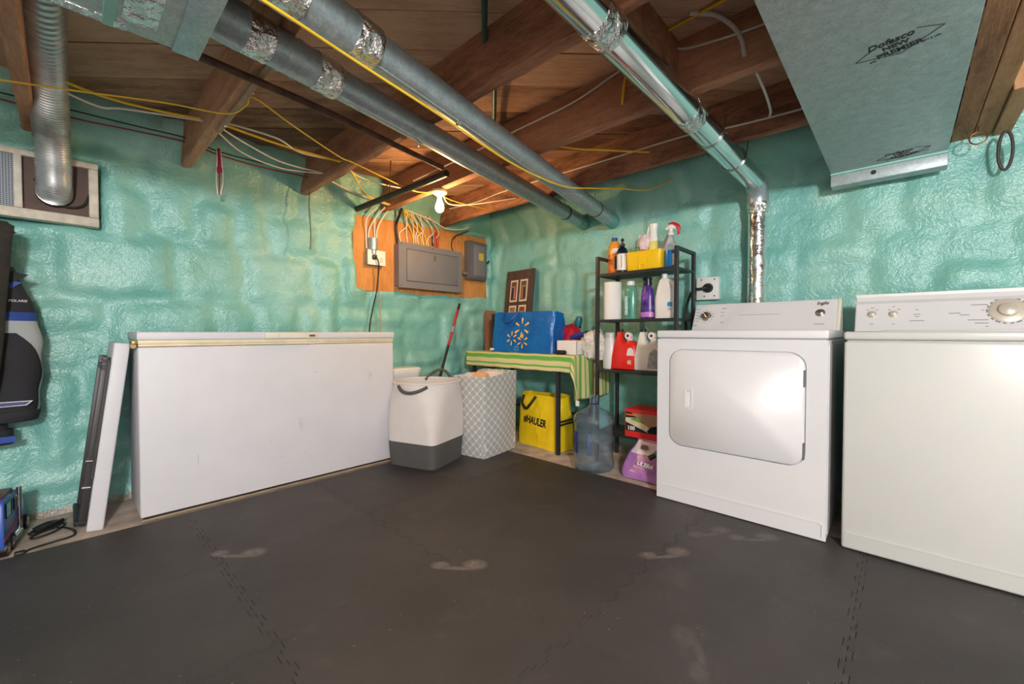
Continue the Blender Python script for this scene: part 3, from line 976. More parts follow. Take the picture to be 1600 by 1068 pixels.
cable('red cable running along the top of the foam wall', [(-.3, 2.99, 1.955), (.05, 2.99, 1.955), (.25, 2.985, 1.968), (.494, 2.985, 1.982), (.635, 2.985, 1.96), (.851, 2.985, 1.95), (1.155, 2.985, 1.965)], mat('red_cable', (150, 52, 68), .5), .0045)
cable('black cable running along the foam wall under the red cable', [(-.3, 2.975, 1.975), (.25, 2.97, 1.99), (.494, 2.97, 2.0), (.635, 2.975, 1.975), (.851, 2.97, 1.972), (1.155, 2.97, 1.985)], m_black, .0035)
cable('white cable between the second joist and the dark gas pipe', [(1.205, 2.52, 1.925), (1.32, 2.60, 1.92), (1.50, 2.62, 1.92), (1.75, 2.6, 1.93)], Wc, .0045)
cable('yellow cable dropping from the second joist behind the gas pipe', [(1.205, 2.5, 1.925), (1.35, 2.66, 1.905), (1.50, 2.85, 1.90), (1.75, 2.93, 1.9)], Yc, .005)
cable('pair of white cables reaching from the joist to the fuse panels', [(1.205, 2.80, 1.92), (1.40, 2.88, 1.91), (1.60, 2.93, 1.905), (1.80, 2.96, 1.90)], Wc, .0055)
cable('long yellow cable sagging under the round duct toward the dryer wall', [(.05, 1.09, 1.70), (.354, 1.145, 1.705), (.631, 1.245, 1.738), (1.028, 1.315, 1.735), (1.52, 1.41, 1.73), (1.98, 1.46, 1.755), (2.25, 1.43, 1.80), (2.45, 1.35, 1.83), (2.70, 1.26, 1.865), (2.98, 1.19, 2.0)], Yc, .0045)
cable('white cable stapled along the side of the third joist', [(1.742, 2.6, 2.0), (1.742, 1.928, 2.015), (1.742, 1.632, 2.03), (1.742, 1.25, 2.04), (1.742, 1.10, 2.06), (1.742, .95, 2.09), (1.742, .76, 2.10), (1.742, .66, 2.055), (1.742, .52, 2.03), (1.742, .379, 2.015), (1.742, .1, 2.01)], Wc, .0048)
cable('white cable stapled along the side of the last joist by the dryer wall', [(2.352, 2.95, 2.0), (2.352, 2.6, 1.985), (2.352, 2.264, 2.0), (2.352, 1.689, 1.995), (2.352, 1.324, 1.99), (2.352, .875, 1.985), (2.352, .695, 1.96), (2.352, .362, 1.94), (2.352, .1, 1.95)], Wc, .0052)
cable('double white cable hanging into a drilled hole in the third joist', [(1.62, .60, 2.10), (1.68, .53, 2.09), (1.735, .48, 2.05), (1.742, .452, 1.99), (1.745, .443, 1.93)], Wc, .009)
cable('short white cable looping from the third joist to the last joist', [(1.80, .43, 1.925), (2.0, .43, 1.90), (2.2, .45, 1.91), (2.352, .485, 1.95)], Wc, .006)
cable('yellow cable crossing the deck boards near the vent pipe', [(1.66, .90, 2.094), (1.65, .757, 2.094), (1.634, .486, 2.094), (1.62, .2, 2.094)], Yc, .006)
cable('short yellow cable poking through the third joist beside the vent pipe', [(1.73, .90, 2.09), (1.735, .925, 2.03), (1.745, .943, 1.935)], Yc, .0065)
cable('yellow cable sagging between the last two joists', [(1.80, 1.5, 1.96), (1.95, 1.35, 1.925), (2.1, 1.22, 1.925), (2.36, 1.10, 1.96)], Yc, .0055)
cable('green hose end passing into the second joist', [(0.947, 1.005, 2.060), (1.036, 1.099, 2.058), (1.125, 1.194, 2.055), (1.157, 1.225, 2.055)], mat('green_hose', (34, 92, 78), .45), .011, name='garden_hose')
cable('green hose running between the second and third joists', [(1.205, 1.22, 2.065), (1.338, 1.354, 2.055), (1.481, 1.501, 2.045), (1.624, 1.648, 2.055), (1.752, 1.775, 2.06)], MATS['green_hose'], .011, name='garden_hose')
cable('thin brown wire dangling from the second joist over the freezer', [(1.17, 3.0, 1.875), (1.165, 2.995, 1.75), (1.172, 2.99, 1.60), (1.168, 2.99, 1.475)], m_rust, .003, name='loose_wire')
rb = thing('ribbon_tie', 'purple and white ribbon hanging from the cables on the foam wall', 'ribbon', (.64, 2.96, 1.98))
m_purp = mat('magenta_ribbon', (158, 40, 104), .5)
B().tube([(.64, 2.965, 1.985), (.642, 2.955, 1.90), (.638, 2.955, 1.84)], .010, 6, 8).box((.624, 2.945, 1.845), (.655, 2.967, 1.875), .005).build('ribbon_band', m_purp, rb, w=True)
for dx in (-.013, .0, .013):
    B().tube([(.64 + dx * .6, 2.962, 1.98), (.64 + dx, 2.95, 1.88), (.64 + dx * 1.3, 2.952, 1.80), (.637 + dx * .5, 2.955, 1.715)], .0038, 6, 14).build('ribbon_tail', m_white_pl if dx else MATS['red_cable'], rb, w=True)

# ------------------------------------------------------------------ bare bulb
lb = thing('light_bulb', 'lit bare light bulb in a white porcelain holder under a joist', 'light bulb', (1.775, 2.335, 1.877))
B().lathe([(.0, .0), (.052, .0), (.055, -.008), (.05, -.020), (.030, -.032), (.022, -.036), (.0, -.036)], 28).build('lamp_holder', mat('porcelain', (244, 240, 232), .25, var=.01), lb, 50)
m_bulb = N('glowing_bulb')
m_bulb.b.inputs['Emission Color'].default_value = (1, .66, .30, 1)
m_bulb.b.inputs['Emission Strength'].default_value = 34
bulb = B().lathe([(.0, -.150), (.012, -.148), (.024, -.138), (.0295, -.122), (.029, -.108), (.022, -.084), (.015, -.062), (.014, -.034)], 24).build('bulb', m_bulb.m, lb, 180)
pl = bpy.data.lights.new('bulb_light', 'POINT')
pl.energy = 10
pl.color = (1, .56, .22)
pl.shadow_soft_size = .03
plo = bpy.data.objects.new('bulb_light', pl)
COL.objects.link(plo)
plo.location = (1.775, 2.335, 1.70)

# ------------------------------------------------------------------ electrical panels on the wall
pw = thing('plywood_board', 'plywood backboard framed by spray foam behind the fuse panels', 'board', (2.235, 3.11, 1.25))
B().box((1.53, 3.098, 1.235), (2.08, 3.13, 1.83), .002).build('board_piece', w_ply, pw, w=True)
B().box((2.083, 3.099, 1.235), (2.94, 3.13, 1.85), .002).build('board_piece', w_ply, pw, w=True)
B().box((2.55, 3.088, 1.235), (2.60, 3.1, 1.83), .002).build('batten', w_ply, pw, w=True)
m_panel = mat('grey_panel_paint', (122, 122, 128), 0.4, var=0.03)
m_panel2 = mat('dark_grey_panel_paint', (100, 100, 106), 0.42, var=0.04)
ep = thing('breaker_panel', 'wide grey metal breaker panel on the plywood board', 'electrical panel', (2.2, 3.05, 1.28))
B().box((1.885, 3.012, 1.29), (2.52, 3.098, 1.635), .003).build('enclosure', m_panel, ep, w=True)
holed_plate((1.868, 2.535, 1.274, 1.648), rrect(2.2135, 1.464, .547, .268, .006), -.012, 0, frame((0, 3.0, 0), (1, 0, 0), (0, 0, 1))).build('cover', m_panel, ep, 30, w=True)
B().box((1.944, 2.995, 1.334), (2.483, 3.010, 1.594), .003).build('panel_door', m_panel, ep, 40, w=True)
B().box((2.205, 2.991, 1.53), (2.235, 2.996, 1.572), .002).build('latch', mat('pewter', (140, 134, 122), .35, .6), ep, w=True)
for x in (1.89, 2.2, 2.512):
    for z in (1.292, 1.63):
        B().tube([(x, 2.996, z), (x, 3.001, z)], .005, 10).build('screw', m_chrome, ep, w=True)
sp_ = thing('disconnect_box', 'small dark grey disconnect box with a yellow warning sticker', 'electrical panel', (2.76, 3.06, 1.42))
B().box((2.645, 3.03, 1.415), (2.875, 3.098, 1.785), .004).build('enclosure', m_panel2, sp_, w=True)
B().box((2.66, 3.018, 1.425), (2.868, 3.03, 1.775), .004).build('cover', m_panel2, sp_, 40, w=True)
B().box((2.695, 3.013, 1.45), (2.845, 3.019, 1.75), .005).build('panel_door', m_panel, sp_, 40, w=True)
B().prism([(-.03, -.035), (.03, -.035), (.03, .035), (-.03, .035)], 0, .001, frame((.03, -.0475, .22), (1, 0, 0), (0, 0, 1))).build('warning_sticker', mat('yellow_sticker', (206, 184, 70), .5), sp_)
B().tube([(2.875, 3.05, 1.60), (2.90, 3.04, 1.60), (2.915, 3.03, 1.62)], .008, 8).build('lever', m_black, sp_, w=True)
B().tube([(2.53, 3.06, 1.47), (2.646, 3.06, 1.47)], .013, 12).tube([(2.60, 3.06, 1.47), (2.646, 3.06, 1.47)], .018, 12).build('conduit', mat('grey_conduit', (168, 160, 148), .4, .6), sp_, 50, w=True)
ob = thing('outlet_box', 'white wall outlet with a plug and metal fitting on the plywood board', 'outlet', (1.69, 3.08, 1.45))
B().box((1.625, 3.05, 1.44), (1.768, 3.098, 1.548), .003).build('back_box', m_galv, ob, w=True)
B().box((1.62, 3.042, 1.435), (1.773, 3.05, 1.553), .003).build('cover_plate', m_white_pl, ob, 40, w=True)
B().tube([(1.672, 3.055, 1.553), (1.672, 3.055, 1.645)], .036, 20).tube([(1.672, 3.05, 1.52), (1.672, 3.05, 1.555)], .022, 16).build('metal_fitting', m_galv, ob, 50, w=True)
B().box((1.655, 3.022, 1.478), (1.69, 3.043, 1.513), .005).build('plug', m_black, ob, 40, w=True)
B().prism(rrect(0, 0, .026, .04, .008), 0, .002, frame((.045, -.038, .03), (1, 0, 0), (0, 0, 1))).build('receptacle', mat('receptacle_grey', (206, 200, 190), .4), ob)
cable('black freezer cord hanging from the outlet box down to the freezer', [(1.685, 3.02, 1.49), (1.70, 3.02, 1.44), (1.705, 3.045, 1.31), (1.69, 3.05, 1.2), (1.66, 3.05, 1.08), (1.637, 3.06, .90), (1.64, 3.07, .55)], m_black, .0055)
cable('thin tan cord hanging beside the black freezer cord', [(1.735, 3.085, 1.44), (1.735, 3.075, 1.25), (1.728, 3.05, 1.1), (1.73, 3.05, .9), (1.70, 3.07, .6)], mat('tan_cord', (186, 158, 112), .6), .0035)
# wiring into the panels
rn = random.Random(8)
for (x0_, x1_, zt) in ((1.628, 1.62, 1.79), (1.652, 1.70, 1.82), (1.70, 1.695, 1.81), (1.72, 1.76, 1.83)):
    cable('white cable dropping from the joist into the outlet box', [(x1_ + .06, 3.0, zt + .09), (x1_, 3.05, zt), (x0_, 3.082, zt - .12), (x0_, 3.075, 1.56)], Wc, .0055, group='white cables dropping into the outlet box')
cable('thick black service cable entering the breaker panel', [(1.87, 2.96, 1.90), (1.885, 3.02, 1.86), (1.89, 3.075, 1.78), (1.90, 3.07, 1.636)], m_black, .011)
cols = [('white', Wc)] * 9
for i in range(9):
    xt = 1.95 + .045 * i + rn.uniform(-.02, .02)
    cable('white cable dropping into the top of the breaker panel', [(1.90 + .03 * i, 2.98 - .01 * (i % 3), 1.89), (xt + rn.uniform(-.04, .04), 3.045, 1.80), (xt + rn.uniform(-.02, .02), 3.08, 1.73), (xt, 3.07, 1.636)], Wc, .005, group='white cables entering the breaker panel')
for i, xt in enumerate((2.06, 2.14, 2.19)):
    cable('yellow cable dropping into the top of the breaker panel', [(1.89, 2.95, 1.895), (1.95 + .05 * i, 3.02, 1.84), (xt - .01, 3.078, 1.74), (xt, 3.07, 1.636)], Yc, .0058, group='yellow cables entering the breaker panel')
for i, xt in enumerate((2.29, 2.315)):
    cable('red cable dropping into the top of the breaker panel', [(xt - .01, 3.06, 1.80), (xt, 3.08, 1.72), (xt, 3.07, 1.636)], mat('red_wire', (190, 60, 44), .45), .0085, group='red cables entering the breaker panel')
cable('short black cable entering the breaker panel beside the red ones', [(2.25, 3.06, 1.80), (2.26, 3.08, 1.72), (2.262, 3.07, 1.636)], m_black, .007)
cable('thin black cable curving down the plywood between the two panels', [(2.62, 3.0, 1.86), (2.50, 3.06, 1.80), (2.48, 3.085, 1.72), (2.52, 3.085, 1.62)], m_black, .005)
cable('white cable looping under the last joist above the breaker panel', [(1.92, 2.97, 1.90), (2.15, 2.95, 1.865), (2.33, 2.98, 1.83), (2.50, 2.98, 1.85), (2.58, 2.96, 1.88)], Wc, .005)
cable('white cable running from the bulb holder toward the last joist', [(1.82, 2.36, 1.862), (1.95, 2.44, 1.845), (2.1, 2.36, 1.86), (2.352, 2.15, 1.92)], Wc, .0045)

# ------------------------------------------------------------------ range outlet, rings on the beam
wo = thing('dryer_outlet', 'white square dryer outlet with a round black plug on the foam wall', 'outlet', (3.0, .971, 1.2))
B().box((2.985, .9, 1.127), (3.05, 1.042, 1.278), .003).build('cover_plate', m_white_pl, wo, 40, w=True)
B().tube([(2.986, .965, 1.205), (2.962, .965, 1.205)], [.033, .028], 20).build('plug', m_black, wo, 40, w=True)
for (y, z) in ((.925, 1.15), (.99, 1.15), (.925, 1.262), (1.01, 1.262)):
    B().tube([(2.984, y, z), (2.987, y, z)], .005, 8).build('screw', m_black, wo, w=True)
cable('thick black dryer power cord looping down behind the shelf', [(2.965, .97, 1.205), (2.955, 1.0, 1.20), (2.95, 1.05, 1.19), (2.95, 1.085, 1.12), (2.95, 1.10, 1.02), (2.95, 1.09, .85), (2.94, 1.05, .6), (2.93, .98, .45)], m_black, .009, name='power_cord')
rg = thing('copper_ring', 'small copper wire ring hanging on the wooden header beam', 'ring', (2.9, -.245, 1.78))
B().tube([(2.895, -.245 + .028 * math.sin(R(a)), 1.80 + .028 * math.cos(R(a))) for a in range(0, 361, 15)], .003, 8).build('wire_loop', mat('copper', (196, 120, 84), .3, 1.0), rg, w=True)
B().tube([(2.90, -.245, 1.86), (2.895, -.245, 1.828)], .003, 8).build('hook_nail', m_rust, rg, w=True)
rg = thing('cable_loop', 'dark oval loop of cable hanging on the foam wall beside the beam', 'cable', (2.97, -.33, 1.73))
B().tube([(2.955 - .008 * math.cos(R(a)), -.335 + .022 * math.sin(R(a)), 1.735 + .085 * math.cos(R(a))) for a in range(0, 361, 12)], .006, 8).build('loop', mat('dark_loop', (62, 44, 40), .5), rg, 60, w=True)

# ------------------------------------------------------------------ folding table leaning on the freezer
ft = thing('folding_table', 'folded white plastic table with dark steel legs leaning by the freezer', 'folding table', (.082, 2.88, -.0115))
lean = Matrix.Rotation(R(7.0), 4, 'Y')
B().box((-.028, -.18, 0), (.03, .17, .872), .008, 3, mtx=lean).build('table_top', mat('light_grey_plastic', (214, 214, 220), .45, var=.02), ft, 40)
m_dk = mat('dark_steel_frame', (64, 62, 64), 0.45, .3, var=.08)
for yy in (-.165, .12):
    B().box((-.058, yy, .03), (-.030, yy + .022, .80), .003, mtx=lean).build('leg', m_dk, ft, 40)
B().box((-.07, -.17, .03), (-.030, .15, .05), .003, mtx=lean).build('leg_foot', m_black, ft)
B().box((-.058, -.17, .74), (-.034, .15, .762), .003, mtx=lean).build('cross_bar', m_dk, ft)
B().box((-.040, -.178, .24), (-.028, -.14, .78), .002, mtx=lean).build('side_rail', m_dk, ft)
for zz in (.2, .32, .78):
    B().tube([lean @ Vector((-.062, -.162, zz)), lean @ Vector((-.034, -.162, zz))], .008, 10).build('rivet', m_chrome, ft)

# ------------------------------------------------------------------ hampers and the pole
def ring_pts(cx, cy, z, hw, hd, ex, rz=0, n=48, fn=None):
    out = []
    for i in range(n):
        a = 2 * math.pi * (i + .5) / n
        c_, s_ = math.cos(a), math.sin(a)
        x = hw * math.copysign(abs(c_) ** (2 / ex), c_)
        y = hd * math.copysign(abs(s_) ** (2 / ex), s_)
        if fn:
            x, y = fn(x, y, a)
        out.append(Vector((cx + x * math.cos(rz) - y * math.sin(rz), cy + x * math.sin(rz) + y * math.cos(rz), z)))
    return out
m_canvas = mat('cream_canvas', (224, 216, 212), 0.85, var=0.03, bump=.12, bscale=240, sheen=.2)
m_greycan = mat('charcoal_canvas', (84, 83, 82), 0.85, var=0.06, bump=.12, bscale=240)
h1 = thing('laundry_hamper', 'cream canvas laundry hamper with a charcoal base and rope handles', 'laundry hamper', (1.750, 2.458, -.0005), 18)
def h1ring(t, grow=0.0):
    hw = .186 + .038 * t + grow
    ex = 9 - 6.8 * sstep(.15, 1, t)
    wob = lambda x, y, a: (x * (1 + .012 * math.sin(3 * a + 5 * t)), y * (1 + .012 * math.cos(2 * a + 4 * t)))
    return ring_pts(0, 0, .552 * t + .012 * t * math.sin(1.0), hw, hw, ex, 0, 56, wob)
B().loft([h1ring(t / 10 * .29, .001) for t in range(11)], caps=True).build('base_band', m_greycan, h1, 60)
rings = [h1ring(.29 + .71 * t / 16) for t in range(17)]
inner = [h1ring(1 - .75 * t / 8, -.006) for t in range(9)]
bd = B().loft(rings + inner, caps=False)
bd.build('canvas_body', m_canvas, h1, 60)
B().tube([p + Vector((0, 0, .001)) for p in h1ring(1.0, .001)] + [h1ring(1.0, .001)[0]], .006, 8).build('rim_hem', m_canvas, h1, 60)
def strap(a0, drop, lift, name='handle'):
    out = []
    for k_ in range(13):
        u = k_ / 12
        a = a0 + (u - .5) * .95
        q = math.sin(math.pi * u)
        out.append((( .228 + .03 * q) * math.cos(a), (.228 + .03 * q) * math.sin(a), .545 + lift * q - drop * q))
    B().tube(out, .011, 8).build(name, m_greycan, h1, 60)
strap(R(190), .035, .0)
strap(R(12), .0, .075)
# quatrefoil patterned hamper
k = N('grey_lattice_fabric')
uvn = k.n('ShaderNodeUVMap')
s_ = k.n('ShaderNodeSeparateXYZ'); k.l(uvn.outputs[0], s_.inputs[0])
g_ = k.math('ADD', k.math('COSINE', k.math('MULTIPLY', s_.outputs[0], 6.283 / .066)), k.math('COSINE', k.math('MULTIPLY', s_.outputs[1], 6.283 / .062)))
fac = k.ramp(k.math('ABSOLUTE', g_), [(0.22, (1, 1, 1, 1)), (0.34, (0, 0, 0, 1))])
k.l(k.mix(fac, srgb(176, 178, 178), srgb(222, 222, 220)), k.b.inputs['Base Color'])
k.b.inputs['Roughness'].default_value = .8
m_lat = k.m
h2 = thing('fabric_hamper', 'grey lattice-patterned square hamper full of laundry', 'laundry hamper', (2.204, 2.335, -.0005), 8)
def square_ring(hw, hd, z, n=10, wob=0.0, ph=0):
    pts, us = [], []
    u = 0
    C4 = [(-hw, -hd), (hw, -hd), (hw, hd), (-hw, hd)]
    for e in range(4):
        p, q = Vector((*C4[e], 0)), Vector((*C4[(e + 1) % 4], 0))
        nrm = Vector(((q - p).y, -(q - p).x, 0)).normalized()
        for i in range(n):
            t = i / n
            pts.append(p.lerp(q, t) + nrm * wob * math.sin(math.pi * t) * (1 + .4 * math.sin(7 * z + e + ph)) + Vector((0, 0, z)))
            us.append(u + (q - p).length * t)
        u += (q - p).length
    return pts, us
b = B(); uv = []; rr = []
for i in range(13):
    t = i / 12
    zt = .596 * t
    pts, us = square_ring(.192 + .003 * t, .145 + .01 * t, zt, 10, .012 * math.sin(math.pi * t) + .006, 0)
    if i == 12:
        pts = [p + Vector((0, 0, .012 * math.sin(p.x * 9) - .02 * (abs(p.x) < .1) * (p.y > 0))) for p in pts]
    rr.append(pts + [pts[0].copy()]); uv += [(q, zt) for q in us] + [(1.4, zt)]
n0 = len(rr[0])
vv = [p for r_ in rr for p in r_]
ff = [(i * n0 + q, i * n0 + q + 1, (i + 1) * n0 + q + 1, (i + 1) * n0 + q) for i in range(12) for q in range(n0 - 1)]
b.add(vv, ff)
b.build('fabric_body', m_lat, h2, 40, uv=uv)
B().box((-.185, -.135, .0), (.185, .135, .004)).build('base', m_greycan, h2)
pts, us = square_ring(.188, .148, .55, 10, .004)
B().loft([[p + Vector((0, 0, d)) for p in [q * 1 for q in pts]] for d in (-.5, .035)], caps=False).build('lining', m_white_pl, h2)
def lump(name, m, parent, c, r, seed, flat=.5, n=18):
    b_ = B()
    prof = []
    def fn(u, v):
        a, e = 2 * math.pi * u, math.pi * (v - .5)
        d = Vector((math.cos(a) * math.cos(e), math.sin(a) * math.cos(e), math.sin(e)))
        q = 1 + .22 * mnoise.noise(d * 1.7 + Vector((seed, 0, 0))) + .10 * mnoise.noise(d * 4.5 + Vector((0, seed, 0)))
        return Vector((c[0] + d.x * r[0] * q, c[1] + d.y * r[1] * q, c[2] + d.z * r[2] * q))
    b_.grid(fn, n * 2, n)
    return b_.build(name, m, parent, 180)
cl = [('white_shirt', 'crumpled white shirt on top of the patterned hamper', (236, 230, 224), (.05, .0, .56), (.14, .11, .05)), ('peach_towel', 'peach coloured garment on top of the patterned hamper', (226, 176, 132), (-.1, -.03, .57), (.06, .07, .045)), ('grey_shirt', 'pale grey garment folded in the patterned hamper', (206, 202, 200), (-.12, .05, .56), (.07, .08, .045))]
for i, (nm, lb_, col, c_, r_) in enumerate(cl):
    q = Matrix.Rotation(R(7), 4, 'Z') @ Vector(c_) + Vector((2.212, 2.335, 0))
    o = lump(nm, mat(nm + '_cloth', col, .9, bump=.3, bscale=40), None, (0, 0, 0), r_, i * 3.1)
    o.location = q; o.rotation_euler = (0, 0, R(7))
    tag(o, lb_, 'clothing')
pl_ = thing('broom_pole', 'red and black broom pole leaning behind the cream hamper', 'pole', (1.90, 2.78, 0))
a_, b_ = Vector((1.92, 2.775, .0)), Vector((2.455, 2.94, 1.165))
B().tube([a_, a_.lerp(b_, .68)], .011, 12).build('lower_pole', m_black, pl_, 60, w=True)
B().tube([a_.lerp(b_, .68), a_.lerp(b_, .95)], .0115, 12).build('red_grip', mat('red_metal', (178, 30, 40), .3), pl_, 60, w=True)
B().tube([a_.lerp(b_, .78), a_.lerp(b_, .82)], .0122, 12).build('sticker_band', mat('silver_sticker', (150, 150, 170), .4), pl_, 60, w=True)
B().tube([a_.lerp(b_, .95), b_], [.0118, .0118, .010], 12, 2).build('end_cap', m_black, pl_, 60, w=True)
B().box((1.80, 2.765, .0), (2.02, 2.80, .06), .01).build('broom_head', m_black, pl_, 40, w=True)
wb = thing('plastic_bin', 'white plastic bin standing behind the cream hamper', 'bin', (1.84, 2.92, -.0115))
rg_ = [ring_pts(0, 0, z, hw, hd, 6, 0, 40) for (z, hw, hd) in ((0, .10, .07), (.02, .105, .075), (.56, .12, .09), (.575, .128, .098), (.60, .128, .098))]
B().loft(rg_).build('bin_body', m_white_pl, wb, 40)
B().loft([ring_pts(0, 0, z, hw, hd, 6, 0, 40) for (z, hw, hd) in ((.60, .132, .102), (.625, .132, .102), (.637, .12, .09))]).build('bin_lid', m_white_pl, wb, 40)

# ------------------------------------------------------------------ side table with striped cloth
tb = thing('side_table', 'black metal side table along the foam wall under a striped cloth', 'table', (2.75, 2.29, -.0115))
B().box((2.49, 1.74, .708), (2.98, 2.84, .732), .003).build('table_top', mat('dark_laminate', (52, 46, 44), .5), tb, w=True)
for (x, y) in ((2.508, 1.868), (2.95, 1.868), (2.508, 2.80), (2.95, 2.75)):
    B().box((x - .014, y - .014, -.0115), (x + .014, y + .014, .708), .002).build('leg', m_blacksteel, tb, w=True)
for y in (1.868, 2.77):
    for z in (.20, .225):
        B().box((2.51, y - .008, z), (2.95, y + .008, z + .012), .002).build('stretcher', m_blacksteel, tb, w=True)
B().box((2.94, 1.87, .21), (2.956, 2.76, .226), .002).build('stretcher', m_blacksteel, tb, w=True)
k = N('striped_cloth')
uvn = k.n('ShaderNodeUVMap')
s_ = k.n('ShaderNodeSeparateXYZ'); k.l(uvn.outputs[0], s_.inputs[0])
G, Cc, Lg, Yl = srgb(104, 180, 84), srgb(226, 212, 156), srgb(166, 204, 120), srgb(214, 206, 96)
k.l(k.ramp(k.math('FRACT', k.math('DIVIDE', s_.outputs[0], .118)), [(0, Cc), (.10, Yl), (.14, G), (.38, Lg), (.44, Cc), (.54, srgb(224, 202, 160)), (.64, Cc), (.70, G), (.81, Lg), (.85, Cc)], 'CONSTANT'), k.b.inputs['Base Color'])
k.b.inputs['Roughness'].default_value = .9
wv = k.noise(k.coord(), 300, 2)
k.bump(wv, .2, .002)
cl_ = thing('striped_tablecloth', 'green and cream striped cloth draped over the side table', 'tablecloth', (2.75, 2.29, .735))
TXa, TXb, TYa, TYb, TZ = 2.478, 2.985, 1.725, 2.86, .7355
def cloth(p, q):
    """p: distance from the back edge toward the room, q: distance from the left end toward the shelf"""
    Wd, Ln = TXb - TXa, TYb - TYa
    a = max(0, p - Wd); b_ = max(0, q - Ln)
    x = TXb - min(p, Wd); y = TYb - min(q, Ln)
    z = TZ
    if a > 0 or b_ > 0:
        d = math.hypot(a, b_)
        ang = math.atan2(b_, a) if d else 0
        wv_ = .5 + .5 * math.sin(y * 26 + x * 31)
        out = .012 + .05 * d * wv_ * (1 if a * b_ == 0 else .6)
        if a > 0 and b_ > 0:
            out += .22 * d * math.sin(2 * ang)
        out = min(out, .004 + d)
        x -= out * math.cos(ang); y -= out * math.sin(ang)
        z -= max(0, d - .006)
    return Vector((x, y, z + .0015 * math.sin(x * 40) * math.sin(y * 30)))
nu, nv = 60, 104
PW, QW = (TXb - TXa) + .125, (TYb - TYa) + .325
b = B()
b.grid(lambda u, v: cloth(PW * u, QW * v) - Vector((2.75, 2.29, .735)), nu, nv)
uvc = [(PW * u + .083, QW * v) for (u, v) in b.uvs]
o = b.build('cloth', k.m, cl_, 180, fix=False, uv=uvc)
md = o.modifiers.new('thick', 'SOLIDIFY'); md.thickness = .0025; md.offset = 1
tg = cloth(PW, QW)
B().box((tg.x - .004, tg.y - .016, tg.z - .006), (tg.x - .002, tg.y + .014, tg.z + .032), .0005).build('care_tag', m_white_pl, cl_, w=True)

# ------------------------------------------------------------------ totes
def tote(root, w, d, h, m, lip=.006, bulge=.02, seed=0, sag=.02, ex=7):
    """open bag, local: width along Y, depth along X; returns nothing"""
    def ring(t, inset=0):
        nz = lambda a: .012 * mnoise.noise((math.cos(a) * 1.6, math.sin(a) * 1.6 + seed, t * 3)) * (0.4 + t)
        hw, hd = w / 2 * (1 - .03 * t) - inset, d / 2 * (1 + bulge * math.sin(math.pi * min(1, t * 1.1)) * 4) * (1 - .35 * t) - inset
        def fn(x, y, a):
            q = 1 + nz(a) * 3
            return x * q, y * q
        pts = ring_pts(0, 0, h * t, hd, hw, ex, 0, 64, fn)
        return [p + Vector((0, 0, t * sag * mnoise.noise((p.x * 9, p.y * 5, seed + 2)))) for p in pts]
    out = [ring(t / 14) for t in range(15)]
    inn = [ring(1 - .9 * t / 6, lip) for t in range(7)]
    return B().loft(out + inn, caps=True).build('bag_body', m, root, 50)

def proud(x, y, z, rx=0.0):
    return frame((x, y, z), (0, -1, 0), (0, 0, 1))
k_ = N('yellow_bag_film')
v = k_.coord()
k_.l(k_.ramp(k_.noise(v, 6, 3), [(.3, srgb(240, 200, 20)), (.7, srgb(252, 222, 40))]), k_.b.inputs['Base Color'])
k_.b.inputs['Roughness'].default_value = .35
k_.bump(k_.noise(v, 12, 3), .7, .02)
yb_ = thing('yellow_tote_bag', 'bright yellow reusable tote bag with black handles under the table', 'bag', (2.668, 2.118, -.0115), -5)
yb_body = tote(yb_, .46, .20, .415, k_.m, seed=3, bulge=.02, sag=.03, ex=10)
conform(text('#HAULER', .080, m_print, yb_, proud(-.126, .03, .20) @ Matrix.Rotation(R(-4), 4, 'Z'), bold=.003, depth=0, sx=.74), yb_body, .003)
B().tube([(-.085, .16, .40), (-.115, .15, .34), (-.122, .10, .30), (-.12, .06, .33), (-.09, .02, .40)], .011, 6, 20).build('handle', m_black, yb_, 60)
B().tube([(.07, .12, .40), (.09, .10, .35), (.095, .06, .33), (.09, .02, .35), (.07, .0, .40)], .010, 6, 20).build('handle', m_black, yb_, 60)

k_ = N('blue_bag_film')
v = k_.coord()
k_.l(k_.ramp(k_.noise(v, 5, 3), [(.3, srgb(0, 82, 160)), (.7, srgb(14, 112, 196))]), k_.b.inputs['Base Color'])
k_.b.inputs['Roughness'].default_value = .33
k_.bump(k_.noise(v, 10, 3), .6, .02)
bb = thing('blue_shopping_bag', 'large blue shopping bag with yellow spark emblems on the table', 'bag', (2.675, 2.31, .7385), 1)
bb_body = tote(bb, .68, .24, .335, k_.m, seed=7, bulge=.012, sag=.02, ex=9)
m_spark = mat('spark_yellow', (250, 190, 50), .5, var=0)
m_spark_w = mat('spark_pale', (150, 210, 230), .5, var=0)
for (y, z, r0, r1, m) in ((-.018, .205, .034, .082, m_spark), (.085, .118, .022, .058, m_spark), (-.035, .095, .022, .058, m_spark), (.025, .034, .010, .026, m_spark_w)):
    sb_ = B()
    for a in range(90, 450, 60):
        fr_ = proud(-.131, y, z) @ Matrix.Rotation(R(a), 4, 'Z')
        sb_.prism([(r0, -r1 * .055), (r1 * .95, -r1 * .12), (r1, -r1 * .06), (r1, r1 * .06), (r1 * .95, r1 * .12), (r0, r1 * .055)], 0, .0005, fr_)
    tag(conform(sb_.build('spark_emblem', m, bb), bb_body, .003), kind='stuff')
B().prism(rrect(-.30, .022, .035, .018, .003), -.012, .004, proud(-.131, 0, 0)).build('print_patch', m_white_pl, bb)
B().prism([(.29, .0), (.345, .0), (.345, .33), (.30, .33)], -.005, .0, frame((-.06, .02, 0), (0, 1, 0), (0, 0, 1)) @ Matrix.Rotation(R(0), 4, 'Y')).build('side_gusset', m_black, bb)
